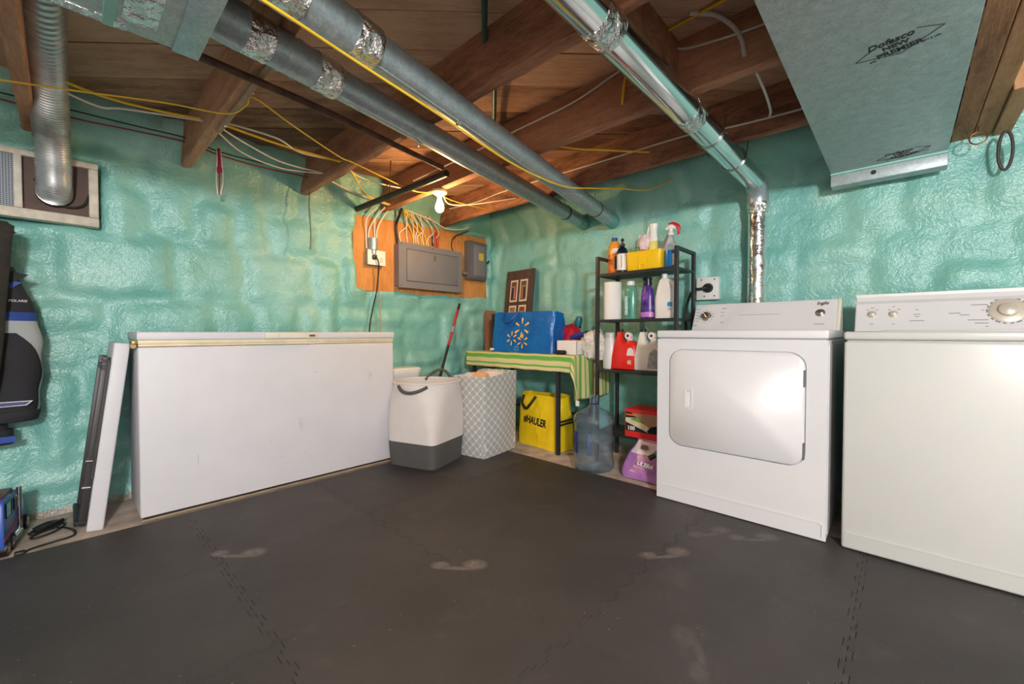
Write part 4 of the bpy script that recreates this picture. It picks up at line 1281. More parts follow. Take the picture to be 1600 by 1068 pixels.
B().tube([(-.085, .20, .33), (-.125, .17, .28), (-.135, .11, .25), (-.13, .06, .28), (-.085, .03, .335)], .010, 6, 20).build('handle', mat('blue_strap', (20, 80, 160), .5), bb, 60)
bc = B().grid(lambda u, v: Vector((.02 + .06 * math.sin(3 * u + 2 * v), .19 - .2 * u, .30 + .05 * math.sin(3.1 * v) + .02 * math.sin(9 * u))), 14, 10)
# clothes poking out of the blue bag
o = lump('blue_cloth', mat('blue_cloth', (40, 110, 190), .8, bump=.3), None, (0, 0, 0), (.06, .13, .045), 2.2)
o.location = (2.675, 2.42, 1.035); tag(o, 'patterned blue cloth poking out of the blue shopping bag', 'clothing')

# ------------------------------------------------------------------ picture frame leaning on the wall
pf = thing('picture_frame', 'dark wooden multi-photo frame leaning behind the blue bag', 'picture frame', (2.865, 2.64, .7385))
lean = Matrix.Rotation(R(8), 4, 'Y') @ Matrix.Rotation(R(-1), 4, 'X')
w_fr = wood('dark_frame_wood', (50, 36, 32), (84, 62, 54), (108, 84, 72), 'Z', rnd=0)
B().box((-.008, -.172, 0), (.012, .172, .765), .003, mtx=lean).build('frame_board', w_fr, pf)
m_pm = mat('photo_mat', (222, 204, 178), .6, var=.02)
m_ph = [mat('photo_%s' % n_, c_, .3, var=.25, vscale=60) for n_, c_ in (('brown', (112, 74, 56)), ('grey', (96, 88, 84)), ('tan', (150, 120, 92)), ('rust', (140, 78, 50)))]
m_fig = [mat('print_%s' % n_, c_, .4, var=.1) for n_, c_ in (('rose', (196, 120, 118)), ('navy', (44, 50, 70)), ('skin', (206, 158, 130)), ('orange', (196, 110, 60)), ('blue', (100, 140, 180)))]
for r_ in range(3):
    for c_ in range(2):
        y = .062 - .122 * c_
        z = .565 - .245 * r_
        B().box((-.0105, y - .046, z - .105), (-.007, y + .046, z + .105), .0005, mtx=lean).build('photo_mount', m_pm, pf)
        ph = B().box((-.0115, y - .033, z - .088), (-.010, y + .033, z + .088), mtx=lean).build('photo_print', m_ph[(r_ * 2 + c_) % 4], pf)
        for q, dy in enumerate((-.013, .013)):
            fr_ = lean @ proud(-.0117, y + dy, z)
            B().prism([(-.012, -.075), (.012, -.075), (.008, .01), (.006, .03), (-.006, .03), (-.008, .01)], 0, .0004, fr_).build('photo_figure', m_fig[(r_ + q + 2 * c_) % 5 if c_ == 0 or q else 1], pf)
            B().prism([(.008 * math.cos(R(a)), .04 + .009 * math.sin(R(a))) for a in range(0, 360, 45)], 0, .0005, fr_).build('photo_figure', m_fig[2], pf)
bdw = thing('wooden_board', 'narrow brown wooden board leaning in the corner beside the blue bag', 'board', (2.84, 2.965, -.0115))
B().box((2.80, 2.955, -.0115), (2.93, 2.975, 1.12), .003).build('board', wood('corner_board_wood', (110, 74, 54), (156, 116, 90), (180, 140, 112), 'Z', rnd=0), bdw, w=True)
B().box((2.797, 2.953, .70), (2.80, 2.977, 1.10), .001).build('edge_strip', mat('reddish_edge', (150, 84, 66), .6), bdw, w=True)

# ------------------------------------------------------------------ small things on the table
o = lump('red_cloth', mat('red_cloth', (196, 22, 48), .85, bump=.4, bscale=50), None, (0, 0, 0), (.08, .085, .115), 5.5)
o.location = (2.80, 1.965, .855); tag(o, 'crumpled bright red cloth next to the blue bag', 'clothing')
tm = thing('travel_flask', 'black flask with a teal cap sticking up behind the red cloth', 'flask', (2.875, 1.99, .739))
tilt = Matrix.Rotation(R(12), 4, 'X')
B().lathe([(.0, 0), (.028, 0), (.03, .01), (.03, .22), (.027, .23)], 20, mtx=tilt).build('flask_body', m_black, tm, 50)
B().lathe([(.0275, .22), (.029, .225), (.029, .275), (.022, .30), (.0, .305)], 20, mtx=tilt).build('flask_cap', mat('teal_cap', (20, 110, 122), .4), tm, 50)
B().lathe([(.0302, .05), (.0304, .06), (.0304, .2), (.0302, .21)], 20, mtx=tilt).build('flask_band', mat('silver_band', (190, 190, 190), .3, .6), tm, 50)
bx = thing('white_carton', 'open white cardboard carton on the table beside the red cloth', 'box', (2.65, 1.83, .7385), 4)
for (a, b) in (((-.10, -.085, 0), (.10, .085, .003)), ((-.10, -.085, 0), (-.096, .085, .105)), ((.096, -.085, 0), (.10, .085, .105)), ((-.10, -.085, 0), (.10, -.081, .105)), ((-.10, .081, 0), (.10, .085, .105))):
    B().box(a, b).build('carton_panel', m_white_pl, bx)
B().box((-.05, -.06, .085), (.06, .06, .094), .002).build('blue_packet', mat('blue_packet', (40, 110, 180), .4), bx)
um = thing('folded_umbrella', 'folded blue and purple umbrella lying across the carton', 'umbrella', (2.70, 1.80, .845))
B().tube([(2.74, 1.93, .865), (2.72, 1.82, .885), (2.70, 1.75, .895)], [.014, .02, .018], 12, 8).build('canopy_fabric', mat('umbrella_blue', (36, 70, 160), .6), um, 60, w=True)
B().tube([(2.70, 1.75, .895), (2.70, 1.73, .897)], .022, 12).build('strap', m_black, um, 60, w=True)
B().tube([(2.70, 1.73, .897), (2.69, 1.62, .915)], [.017, .014], 12).build('purple_sleeve', mat('umbrella_purple', (130, 60, 140), .6), um, 60, w=True)
cam_ = thing('black_gadget', 'small black camera-like gadget at the table edge', 'gadget', (2.53, 1.865, .7385))
B().box((-.02, -.035, 0), (.02, .03, .034), .006, 3).build('gadget_body', m_black, cam_, 40)
B().tube([(0, -.034, .017), (0, -.048, .017)], .014, 14).build('gadget_lens', mat('dark_glass', (14, 14, 18), .1), cam_, 50)
# crumpled white plastic bag at the table end
pb_ = thing('plastic_bag', 'crumpled white plastic bag drooping over the table end by the shelf', 'bag', (2.66, 1.66, .75))
def bagfn(u, v):
    a, e = 2 * math.pi * u, math.pi * (v - .5)
    d = Vector((math.cos(a) * math.cos(e), math.sin(a) * math.cos(e), math.sin(e)))
    q = 1 + .28 * mnoise.noise(d * 2.1 + Vector((4, 1, 0))) + .22 * mnoise.noise(d * 5 + Vector((0, 7, 0))) + .10 * mnoise.noise(d * 11)
    return Vector((d.x * .062 * q, d.y * .105 * q, .06 + d.z * .10 * q - .03 * (d.y < 0) * abs(d.y)))
m_film = mat('white_film', (236, 232, 228), .4, var=.03, bump=.6, bscale=45, trans=.15)
B().grid(bagfn, 44, 26).build('bag_body', m_film, pb_, 60)
B().loft([[Vector((-.01, -.10 + .02 * t, .09 + .035 * t)), Vector((.012, -.10 + .018 * t, .09 + .035 * t)), Vector((.01, -.06 + .004 * t, .09 + .035 * t)), Vector((-.012, -.06 + .0 * t, .09 + .035 * t))] for t in (0, .8, 1.8, 2.6)]).build('bag_handle', m_film, pb_, 60)
B().loft([[Vector((.0, .02 - .004 * t, .09 + .03 * t)), Vector((.02, .02 - .004 * t, .09 + .03 * t)), Vector((.018, .055 - .012 * t, .09 + .03 * t)), Vector((.0, .055 - .012 * t, .09 + .03 * t))] for t in (0, .7, 1.4)]).build('bag_handle', m_film, pb_, 60)

# ------------------------------------------------------------------ black shelf unit
sh = thing('shelf_unit', 'tall narrow black metal shelf unit between the table and dryer', 'shelf', (2.72, 1.3, -.0115))
SXa, SXb, SYa, SYb = 2.58, 2.865, 1.02, 1.578
for x in (SXa, SXb):
    for y in (SYa, SYb):
        B().box((x - .0115, y - .0115, -.0115), (x + .0115, y + .0115, 1.437), .002).build('post', m_blacksteel, sh, w=True)
SZ = (1.308, .988, .64, .205)
for y in (SYa, SYb):
    B().box((SXa, y - .0105, 1.416), (SXb, y + .0105, 1.4375), .002).build('top_rail', m_blacksteel, sh, w=True)
    for z in SZ:
        B().box((SXa, y - .008, z - .012), (SXb, y + .008, z + .002), .001).build('side_rail', m_blacksteel, sh, w=True)
w_sh = mat('dark_shelf_board', (50, 45, 45), .5, var=.15, vscale=14)
for z in SZ:
    B().box((SXa + .008, SYa + .004, z - .008), (SXb - .006, SYb - .004, z + .006), .001).build('shelf_board', w_sh, sh, w=True)
    B().box((SXa - .008, SYa + .006, z - .014), (SXa + .008, SYb - .006, z + .006), .002).build('front_lip', m_blacksteel, sh, w=True)

# ------------------------------------------------------------------ bottles
TZ1, TZ2, TZ3, TZ4 = [z + .0065 for z in SZ]
def bottle(name, label, loc, prof, m, cat='bottle', sx=1.0, sy=1.0, seg=28, rz=0):
    t = thing(name, label, cat, loc, rz)
    B().lathe(prof, seg, sx=sx, sy=sy).build('bottle_body', m, t, 50)
    return t
def lab(t, prof, m, sx=1.0, sy=1.0, name='label_print', a0=100, a1=260, part_seg=20):
    rings = []
    for (r, z) in prof:
        rings.append([Vector((r * math.cos(R(a0 + (a1 - a0) * i / part_seg)) * sx, r * math.sin(R(a0 + (a1 - a0) * i / part_seg)) * sy, z)) for i in range(part_seg + 1)])
    return B().loft(rings, caps=False, closed=False).build(name, m, t, 60)
# orange cleaner
m_or = mat('orange_bottle', (244, 160, 44), .3, var=.06)
t = bottle('orange_cleaner_bottle', 'orange cleaner bottle with a blue cap on the top shelf', (2.72, 1.525, TZ1), [(.0, 0), (.044, 0), (.048, .01), (.047, .10), (.048, .20), (.045, .235), (.03, .268), (.02, .28)], m_or, sx=.65)
B().lathe([(.0, .278), (.021, .278), (.021, .305), (.0, .306)], 20).build('cap', mat('blue_cap', (30, 70, 150), .35), t, 40)
lab(t, [(.0487, .02), (.0482, .1), (.0487, .17)], mat('orange_label', (240, 120, 40), .4, var=.35, vscale=30), sx=.65)
lab(t, [(.0491, .05), (.0487, .1), (.0489, .15)], mat('navy_script', (40, 50, 90), .4), sx=.65, a0=200, a1=222)
lab(t, [(.0487, .18), (.0484, .215)], m_white_pl, sx=.65, a0=180, a1=240)
# dark pump bottle
m_navy = mat('navy_plastic', (22, 26, 48), .25)
t = bottle('pump_bottle', 'dark navy pump bottle with a white label on the top shelf', (2.66, 1.43, TZ1), [(.0, 0), (.035, 0), (.037, .008), (.037, .165), (.031, .19), (.016, .205), (.014, .215)], m_navy)
B().lathe([(.0, .213), (.016, .213), (.016, .232), (.006, .236), (.006, .255), (.0, .256)], 18).tube([(.0, 0, .262), (-.02, -.012, .264), (-.034, -.018, .256)], [.008, .007, .005], 8).lathe([(.0, .254), (.011, .254), (.011, .268), (.0, .27)], 14).build('pump_head', m_black, t, 40)
lab(t, [(.0374, .022), (.0374, .150)], m_white_pl, a0=95, a1=265)
lab(t, [(.0378, .04), (.0378, .135)], m_greyprint, a0=196, a1=203, name='label_stripe')
# small white/green bottle
t = bottle('small_spray_bottle', 'small white and green bottle standing in the yellow caddy', (2.735, 1.335, TZ1 + .012), [(.0, 0), (.03, 0), (.032, .01), (.032, .14), (.02, .18), (.011, .195)], mat('pale_green_plastic', (222, 236, 214), .35))
B().lathe([(.0, .193), (.013, .193), (.013, .222), (.006, .232), (.0, .233)], 16).build('cap', m_white_pl, t, 40)
lab(t, [(.0325, .07), (.0325, .155)], mat('green_sprig', (110, 160, 120), .4, var=.5, vscale=50), a0=130, a1=240)
# yellow caddy
cd = thing('yellow_caddy', 'bright yellow plastic cleaning caddy on the top shelf', 'caddy', (2.69, 1.258, TZ1))
rg_ = [ring_pts(0, 0, z, hw, hd, 8, 0, 48) for (z, hw, hd) in ((0, .075, .117), (.004, .078, .120), (.098, .082, .126), (.10, .084, .128), (.106, .084, .128), (.106, .078, .122), (.008, .073, .115))]
m_yel = mat('yellow_plastic', (246, 200, 20), .35, var=.03)
B().loft(rg_).build('caddy_body', m_yel, cd, 40)
B().prism([(-.024, .004), (-.012, .004), (-.012, .032), (.012, .032), (.012, .004), (.024, .004), (.024, .075), (-.024, .075)], -.006, .004, proud(-.0835, 0, 0)).build('front_latch', m_yel, cd)
# pinkish cloth, spray bottle, pink pack
o = lump('pink_cloth_bag', mat('pink_film', (226, 206, 210), .5, bump=.5, bscale=35), None, (0, 0, 0), (.032, .05, .058), 8.1)
o.location = (2.70, 1.283, TZ1 + .195); tag(o, 'crumpled pale pink packet sitting in the yellow caddy', 'packet')
o = lump('red_sponge', mat('red_sponge', (206, 60, 70), .8, bump=.5), None, (0, 0, 0), (.02, .038, .018), 1.1)
o.location = (2.645, 1.268, TZ1 + .122); tag(o, 'small red sponge peeking over the caddy rim', 'sponge')
t = bottle('yellow_spray_bottle', 'slim white and yellow spray bottle upright in the caddy', (2.695, 1.222, TZ1 + .012), [(.0, 0), (.026, 0), (.028, .01), (.028, .14), (.029, .19), (.026, .20)], mat('pale_yellow_plastic', (238, 224, 120), .35))
B().lathe([(.0, .198), (.027, .198), (.029, .22), (.024, .26), (.026, .30), (.030, .325), (.018, .332), (.0, .333)], 20, sx=.8).build('spray_top', m_white_pl, t, 50)
B().box((-.02, -.008, .225), (.02, -.004, .25)).tube([(0, .03, .318), (.0, .040, .27), (0, .034, .23)], .006, 8, 8).build('trigger', m_white_pl, t, 50)
t = thing('pink_pouch', 'pale pink refill pouch standing between caddy and blue sprayer', 'pouch', (2.77, 1.155, TZ1))
B().loft([ring_pts(0, y_, z, hw, hd, 3, 0, 32) for (z, hw, hd, y_) in ((0, .03, .045, 0), (.01, .034, .05, 0), (.13, .028, .048, 0), (.22, .016, .036, -.008), (.265, .005, .02, -.016))]).build('pouch_body', mat('pink_pouch', (232, 214, 220), .4), t, 60)
# blue spray with red trigger
t = thing('blue_spray_bottle', 'clear spray bottle of blue cleaner with a red and white trigger', 'bottle', (2.66, 1.09, TZ1))
m_clear = mat('clear_plastic', (226, 236, 236), .12, var=0, trans=.85, ior=1.2)
B().lathe([(.0, 0), (.037, 0), (.040, .008), (.040, .128), (.0, .129)], 26, sx=.75).build('blue_liquid', mat('blue_liquid', (16, 110, 176), .2, var=.03), t, 50)
B().lathe([(.0402, .129), (.0385, .15), (.026, .19), (.016, .225), (.015, .24)], 26, sx=.75).build('clear_neck', m_clear, t, 50)
lab(t, [(.0405, .02), (.0405, .1)], m_white_pl, sx=.75, a0=210, a1=232)
B().lathe([(.0, .236), (.018, .236), (.018, .256), (.012, .262), (.0, .263)], 18).lathe([(.0, .26), (.012, .26), (.011, .30), (.0, .301)], 14).tube([(-.0, .03, .285), (0, .0, .30), (0, -.03, .285)], [.013, .017, .012], 10, 8).build('spray_head', m_white_pl, t, 50)
B().tube([(0, .012, .322), (0, -.02, .318), (0, -.046, .295), (0, -.05, .262), (0, -.044, .235)], [.008, .011, .012, .009, .006], 10, 14).build('trigger', mat('red_trigger', (206, 30, 50), .35), t, 50)
# second shelf
t = thing('paper_towel_roll', 'white roll of paper towel with a loose flap on the second shelf', 'paper towel', (2.66, 1.507, TZ2))
m_paper = mat('paper_white', (236, 232, 228), .85, var=.02, bump=.1, bscale=120)
B().lathe([(.021, .002), (.062, .0), (.064, .01), (.064, .255), (.062, .262), (.021, .26), (.021, .002)], 36).build('paper_roll', m_paper, t, 50)
B().loft([[Vector((-.0655 * math.cos(R(a)) , .0655 * math.sin(R(a)), z)) for a, z in zip((-70, -50, -30, -10, 5), (h_ * .2 + .005, h_ * .4, h_ * .6, h_ * .8, h_))] for h_ in (.26, .02)], caps=False, closed=False).build('loose_sheet', m_paper, t, 60)
t = bottle('green_soap_bottle', 'translucent green soap bottle with a white cap on the second shelf', (2.68, 1.375, TZ2), [(.0, 0), (.040, 0), (.043, .01), (.042, .10), (.044, .19), (.036, .225), (.026, .235)], mat('green_soap', (96, 158, 138), .2, var=.1, vscale=16), sx=.7)
B().lathe([(.0, .233), (.027, .233), (.026, .262), (.0, .264)], 20).build('cap', m_white_pl, t, 40)
lab(t, [(.0427, .03), (.0427, .10), (.0442, .16)], mat('aqua_label', (190, 226, 222), .4, var=.25, vscale=40), sx=.7, a0=110, a1=170)
lab(t, [(.0432, .02), (.0427, .10), (.0442, .15)], mat('teal_stripe', (40, 140, 136), .4, var=.2, vscale=40), sx=.7, a0=172, a1=196)
t = bottle('purple_bottle', 'dark purple floral fabric softener bottle on the second shelf', (2.68, 1.253, TZ2), [(.0, 0), (.046, 0), (.050, .012), (.047, .08), (.044, .15), (.040, .19), (.026, .215), (.024, .225)], mat('purple_floral', (74, 44, 128), .3, var=.75, vscale=26), sx=.7)
B().lathe([(.0, .222), (.027, .222), (.030, .24), (.026, .252), (.031, .27), (.028, .276), (.0, .277)], 20, sx=.9).build('cap', m_navy, t, 40)
lab(t, [(.0505, .012), (.049, .045)], mat('lilac_flowers', (190, 120, 200), .4, var=.4, vscale=60), sx=.7, a0=100, a1=260)
lab(t, [(.0455, .13), (.0425, .18)], mat('violet_swirl', (130, 70, 180), .4, var=.4, vscale=50), sx=.7, a0=110, a1=200)
def jug(name, label, loc, w, d, h, m, capm, seedrot=0, spout=.25, cat='jug', caph=.03, neck=.018):
    """detergent jug: lofted body, offset neck, moulded handle"""
    t = thing(name, label, cat, loc, seedrot)
    spec = ((0, .96, 0), (.04, 1.0, 0), (.45, 1.0, 0), (.62, .88, .02), (.76, .66, .08), (.86, .44, .16), (.90, .30, spout))
    B().loft([ring_pts(0, w * sh_ * .6, h * z, d / 2 * (q if z < .5 else (q * .7 + .25)), w / 2 * q, 4, 0, 36) for (z, q, sh_) in spec]).build('jug_body', m, t, 60)
    yc = w * spout * .6
    B().lathe([(.0, h * .895), (neck, h * .895), (neck, h * .895 + caph), (.0, h * .895 + caph + .001)], 20, c=(0, yc, 0)).build('cap', capm, t, 40)
    B().tube([(0, yc - neck * .5, h * .84), (0, -w * .16, h * .86), (0, -w * .40, h * .74), (0, -w * .44, h * .52), (0, -w * .38, h * .42)], .015, 10, 16).build('handle', m, t, 60)
    return t
t = jug('white_detergent_jug', 'white detergent jug with a blue sticker on the second shelf', (2.68, 1.128, TZ2), .128, .075, .29, m_white_pl, m_white_pl, 0, .12)
B().prism(rrect(.042, .09, .032, .03, .012), .0, .002, proud(-.0388, 0, 0)).build('sticker', mat('cyan_sticker', (50, 150, 200), .4, var=.1), t)
B().prism(rrect(.044, .06, .028, .018, .004), .0, .002, proud(-.0388, 0, 0)).build('sticker', mat('pale_sticker', (200, 190, 200), .4, var=.1), t)
# third shelf
t = bottle('white_bottle', 'plain white bottle with a translucent cap on the third shelf', (2.66, 1.525, TZ3), [(.0, 0), (.046, 0), (.050, .012), (.048, .10), (.042, .18), (.032, .215), (.03, .225)], m_white_pl, sx=.75)
B().lathe([(.0, .222), (.034, .222), (.034, .25), (.030, .258), (.0, .259)], 24, sx=.8).build('cap', mat('clear_cap', (206, 204, 200), .25), t, 40)
m_red = mat('red_jug', (232, 44, 36), .3, var=.03)
def laundry_jug(name, label, loc, m, capm):
    t = thing(name, label, 'jug', loc)
    P0 = [(.095, 0), (-.098, 0), (-.098, .10), (-.09, .17), (-.075, .195), (-.045, .205), (-.012, .18), (.010, .20), (.022, .262), (.052, .262), (.062, .20), (.085, .10)]
    # side outline (y, z) extruded along x with rounded edges
    out = []
    n = len(P0)
    cy_, cz_ = 0, .1
    rings = []
    for (x, sc) in ((-.042, .90), (-.036, .975), (-.02, 1.0), (.02, 1.0), (.036, .975), (.042, .90)):
        rings.append([Vector((x * (1 - .35 * max(0, p[1] - .19) / .07), cy_ + (p[0] - cy_) * sc, max(0, cz_ + (p[1] - cz_) * sc))) for p in P0])
    B().loft(rings).build('jug_body', m, t, 50)
    B().lathe([(.0, .258), (.0175, .258), (.0175, .281), (.0, .282)], 18, c=(0, .037, 0)).build('spout_cap', m_black, t, 40)
    B().tube([(-.01, -.035, .235), (-.035, -.035, .235)], .024, 18).tube([(.0, -.035, .195), (0, -.035, .235)], .018, 12).build('dosing_cap', m_white_pl, t, 40)
    B().tube([(-.036, -.035, .235), (-.0365, -.035, .235)], .010, 14).build('cap_emblem', capm, t, 40)
    return t
m_maroon = mat('maroon_print', (120, 24, 40), .4)
t = laundry_jug('red_detergent_jug', 'bright red laundry detergent jug on the third shelf', (2.66, 1.402, TZ3), m_red, m_maroon)
B().prism([(.03, .10), (.085, .10), (.08, .14), (.06, .155), (.038, .145)], 0, .002, proud(-.0415, 0, 0)).build('label_print', m_white_pl, t)
B().prism(rrect(.05, .055, .028, .03, .004), 0, .002, proud(-.0415, 0, 0)).build('label_print', mat('label_mix', (206, 170, 140), .4, var=.5, vscale=60), t)
t = laundry_jug('grey_detergent_jug', 'white laundry detergent jug with a grey label beside the dryer', (2.66, 1.235, TZ3), m_white_pl, m_maroon)
B().prism([(.01, .02), (.09, .02), (.09, .13), (.06, .15), (.025, .12)], 0, .002, proud(-.0415, 0, 0)).build('label_print', mat('grey_label', (156, 160, 170), .4, var=.2, vscale=40), t)

# ------------------------------------------------------------------ bottom shelf box, mop pouch, water jug
sb = thing('cardboard_box', 'red and black printed cardboard box on the bottom shelf', 'box', (2.66, 1.215, TZ4))
m_bxr = mat('box_red', (214, 40, 36), .45); m_bxk = mat('box_black', (40, 40, 46), .45); m_kraft = mat('box_kraft', (160, 124, 96), .6)
B().box((-.10, -.13, 0), (.10, .135, .185), .001).build('box_body', m_bxr, sb)
B().prism([(-.13, .04), (.13, .04), (.13, .16), (-.13, .165)], 0, .0006, proud(-.1002, 0, 0)).build('box_print', m_bxk, sb)
B().prism([(-.09, .162), (.13, .162), (.13, .10), (.03, .075), (-.03, .11)], 0, .001, proud(-.1003, 0, 0)).build('box_print', m_kraft, sb)
B().prism([(-.13, .125), (-.07, .13), (.02, .085), (.06, .05), (.03, .045), (-.13, .098)], 0, .0013, proud(-.1003, 0, 0)).build('box_print', mat('box_cream', (226, 214, 176), .5, var=.1), sb)
B().prism([(-.125, .142), (-.055, .142), (-.055, .150), (-.125, .150)], 0, .0014, proud(-.1003, 0, 0)).build('box_print', mat('box_orange', (240, 120, 40), .5), sb)
B().prism([(-.10, .12), (-.04, .135), (.0, .10), (-.05, .105)], 0, .0016, proud(-.1003, 0, 0)).build('box_print', mat('box_green', (120, 160, 80), .5, var=.3, vscale=60), sb)
B().prism([(.02, .055), (.05, .085), (.10, .10), (.13, .11), (.13, .05), (.03, .045)], 0, .0016, proud(-.1003, 0, 0)).build('box_print', m_navy, sb)
text('100', .036, m_white_pl, sb, proud(-.1018, .09, .058), bold=.0012)
mp = thing('mop_pouch', 'purple and white plastic pouch slumped in front of the shelf', 'pouch', (2.47, 1.155, -.0115))
def pouch(u, v):
    # flat pouch leaning back on the shelf: u across (Y), v up
    a = 2 * math.pi * u
    w_ = (.148 - .045 * sstep(.3, 1, v)) * (1 - .12 * sstep(.12, 0, v))
    th = .05 * (1 - .75 * v) * min(1, .35 + v * 4)
    x = math.cos(a) * th * (1 + .2 * mnoise.noise((u * 6, v * 5, 2)))
    y = math.copysign(abs(math.sin(a)) ** .7, math.sin(a)) * w_
    return Vector((x - .055 + .16 * v, y, .004 + .225 * v + .01 * mnoise.noise((u * 5, v * 4, 7))))
m_pp = mat('purple_film', (176, 120, 190), .25, var=.12, vscale=10, bump=.5, bscale=18)
B().grid(lambda u, v: pouch(u, v), 48, 20).build('pouch_body', m_pp, mp, 60)
fr_ = frame((-.058, .0, .085), (0, -1, 0), (.16, 0, .225))
B().grid(lambda u, v: pouch(.34 + .32 * u, .60 + .34 * v) + Vector((-.003, 0, 0)), 16, 8).build('white_panel', mat('pouch_white', (222, 214, 222), .3, bump=.3, bscale=20), mp, 60)
B().prism(rrect(0, 0, .045, .028, .008), 0, .003, frame((.035, .03, .185), (0, -1, 0), (.16, 0, .225))).build('pouch_emblem', mat('plum_print', (96, 50, 100), .4), mp)
text('ULTRA', .034, m_white_pl, mp, frame((-.068, -.02, .105), (0, -1, 0), (.12, 0, .225)) @ Matrix.Rotation(R(-6), 4, 'Z'), shear=.3, bold=.001, depth=.004)
hz_ = thing('spray_wand', 'blue handled wand with a black nozzle lying on the purple pouch', 'wand', (2.43, 1.07, .16))
B().tube([(2.45, 1.02, .20), (2.425, 1.075, .165)], .019, 14).build('blue_handle', mat('wand_blue', (30, 130, 190), .35), hz_, 50, w=True)
B().tube([(2.425, 1.075, .165), (2.408, 1.11, .14)], [.014, .016], 14).build('nozzle', m_black, hz_, 50, w=True)
wj = thing('water_jug', 'empty blue-tinted five gallon water jug on the concrete floor', 'water jug', (2.415, 1.503, -.0115))
k_ = N('blue_polycarbonate')
k_.b.inputs['Base Color'].default_value = (.76, .86, .95, 1)
k_.b.inputs['Roughness'].default_value = .04
k_.b.inputs['Transmission Weight'].default_value = .95
k_.b.inputs['IOR'].default_value = 1.25
po = [(.0, .0), (.105, .0), (.128, .012), (.135, .03), (.135, .06), (.130, .07), (.128, .08), (.128, .19), (.133, .20), (.133, .215), (.128, .225), (.128, .30), (.134, .31), (.134, .335), (.127, .36), (.10, .385), (.06, .405), (.034, .425), (.029, .44), (.029, .482), (.032, .485), (.032, .495)]
pi_ = [(max(0, r - .004), z + (.004 if z < .01 else 0)) for r, z in po]
B().lathe(po + list(reversed(pi_)), 48).build('jug_shell', k_.m, wj, 60)
B().lathe([(.0295, .437), (.0335, .437), (.0335, .447), (.0295, .447)], 24).build('neck_ring', mat('jug_neck_blue', (40, 70, 130), .2, trans=.4), wj, 50)
lab(wj, [(.1285, .12), (.1285, .19)], mat('dark_blue_label', (16, 40, 130), .35), a0=122, a1=160)
lab(wj, [(.1285, .226), (.1285, .262)], MATS['dark_blue_label'], a0=122, a1=160)
lab(wj, [(.1287, .19), (.1338, .2), (.1338, .215), (.1287, .226)], MATS['dark_blue_label'], a0=122, a1=160)
B().tube([(-.098, -.03, .12), (-.108, -.03, .16), (-.108, -.03, .21), (-.098, -.03, .25)], .012, 10, 12).build('moulded_grip', mat('grip_blue', (110, 150, 200), .2, trans=.5), wj, 60)

# ------------------------------------------------------------------ hung clothes at the window
hk = thing('coat_hook', 'dark metal coat hook on the foam wall carrying the clothes', 'hook', (-.33, 3.06, 1.42))
B().box((-.36, 3.05, 1.36), (-.30, 3.09, 1.46), .003).build('hook_plate', m_blacksteel, hk, w=True)
B().tube([(-.33, 3.05, 1.40), (-.33, 2.90, 1.385), (-.33, 2.87, 1.41)], .007, 8, 10).build('hook_arm', m_blacksteel, hk, 60, w=True)
m_jk = mat('black_jacket_cloth', (38, 38, 44), .8, var=.12, bump=.3, bscale=90)
m_jb = mat('blue_jacket_panel', (24, 66, 150), .6, var=.08, bump=.2)
m_jg = mat('grey_jacket_panel', (164, 170, 174), .6, var=.06, bump=.2)
jk = thing('motorcycle_jacket', 'black blue and grey padded jacket hanging on the foam wall', 'jacket', (-.33, 3.0, .4))
SL = ((1.20, -.200, .045, .045), (1.12, -.185, .062, .05), (1.03, -.175, .078, .056), (.95, -.172, .090, .060), (.84, -.170, .098, .062), (.72, -.170, .094, .060), (.60, -.172, .090, .058), (.53, -.175, .085, .055), (.495, -.178, .082, .052))
def sl_at(z):
    for i in range(len(SL) - 1):
        if SL[i][0] >= z >= SL[i + 1][0]:
            t = (SL[i][0] - z) / (SL[i][0] - SL[i + 1][0])
            return [SL[i][q] + (SL[i + 1][q] - SL[i][q]) * t for q in range(1, 4)]
    return SL[-1][1:] if z < SL[-1][0] else SL[0][1:]
def sl_pt(z, a, gr=0.0):
    cx, hw, hd = sl_at(z)
    fold = .004 * math.sin(z * 38 + a * 2)
    return Vector((cx + (hw + gr + fold) * math.cos(a), 2.975 + (hd + gr + fold) * math.sin(a), z))
B().loft([[sl_pt(1.20 - .705 * i / 26, 2 * math.pi * q / 28) for q in range(28)] for i in range(27)]).build('sleeve', m_jk, jk, 60, w=True)
def panel_on(name, m, z0, z1, a0f, a1f, gr=.003):
    n, w_ = 14, 10
    g = B().grid(lambda u, v: sl_pt(z0 + (z1 - z0) * v, R(a0f(v) + (a1f(v) - a0f(v)) * u), gr), w_, n)
    return g.build(name, m, jk, 60, w=True)
panel_on('shoulder_band', m_jb, .995, .955, lambda v: -125, lambda v: 60)
panel_on('grey_stripe', m_jg, .955, .90, lambda v: -135 + 25 * v, lambda v: 20)
panel_on('grey_stripe', m_jg, .90, .535, lambda v: -75 + 62 * math.sin(min(1, v * 2.2) * math.pi / 2) - 30 * max(0, v - .6), lambda v: 25 - 18 * v)
panel_on('blue_edge', m_jb, .93, .80, lambda v: 12, lambda v: 60, .004)
panel_on('blue_edge', m_jb, .56, .52, lambda v: -5, lambda v: 60, .004)
panel_on('zip_pull', m_greyprint, .99, .94, lambda v: -103, lambda v: -92, .008)
B().loft([[sl_pt(z, 2 * math.pi * q / 28, g) for q in range(28)] for (z, g) in ((.545, .004), (.54, .007), (.50, .007), (.496, .003))]).build('cuff', m_jk, jk, 60, w=True)
fr_ = lambda z, a: frame(sl_pt(z, R(a), .004) - Vector((-.33, 3.0, .4)), (1, 0.25, 0), (0, 0, 1))
text('POLARIS', .015, m_white_pl, jk, fr_(1.045, -62), shear=.2, depth=.002)
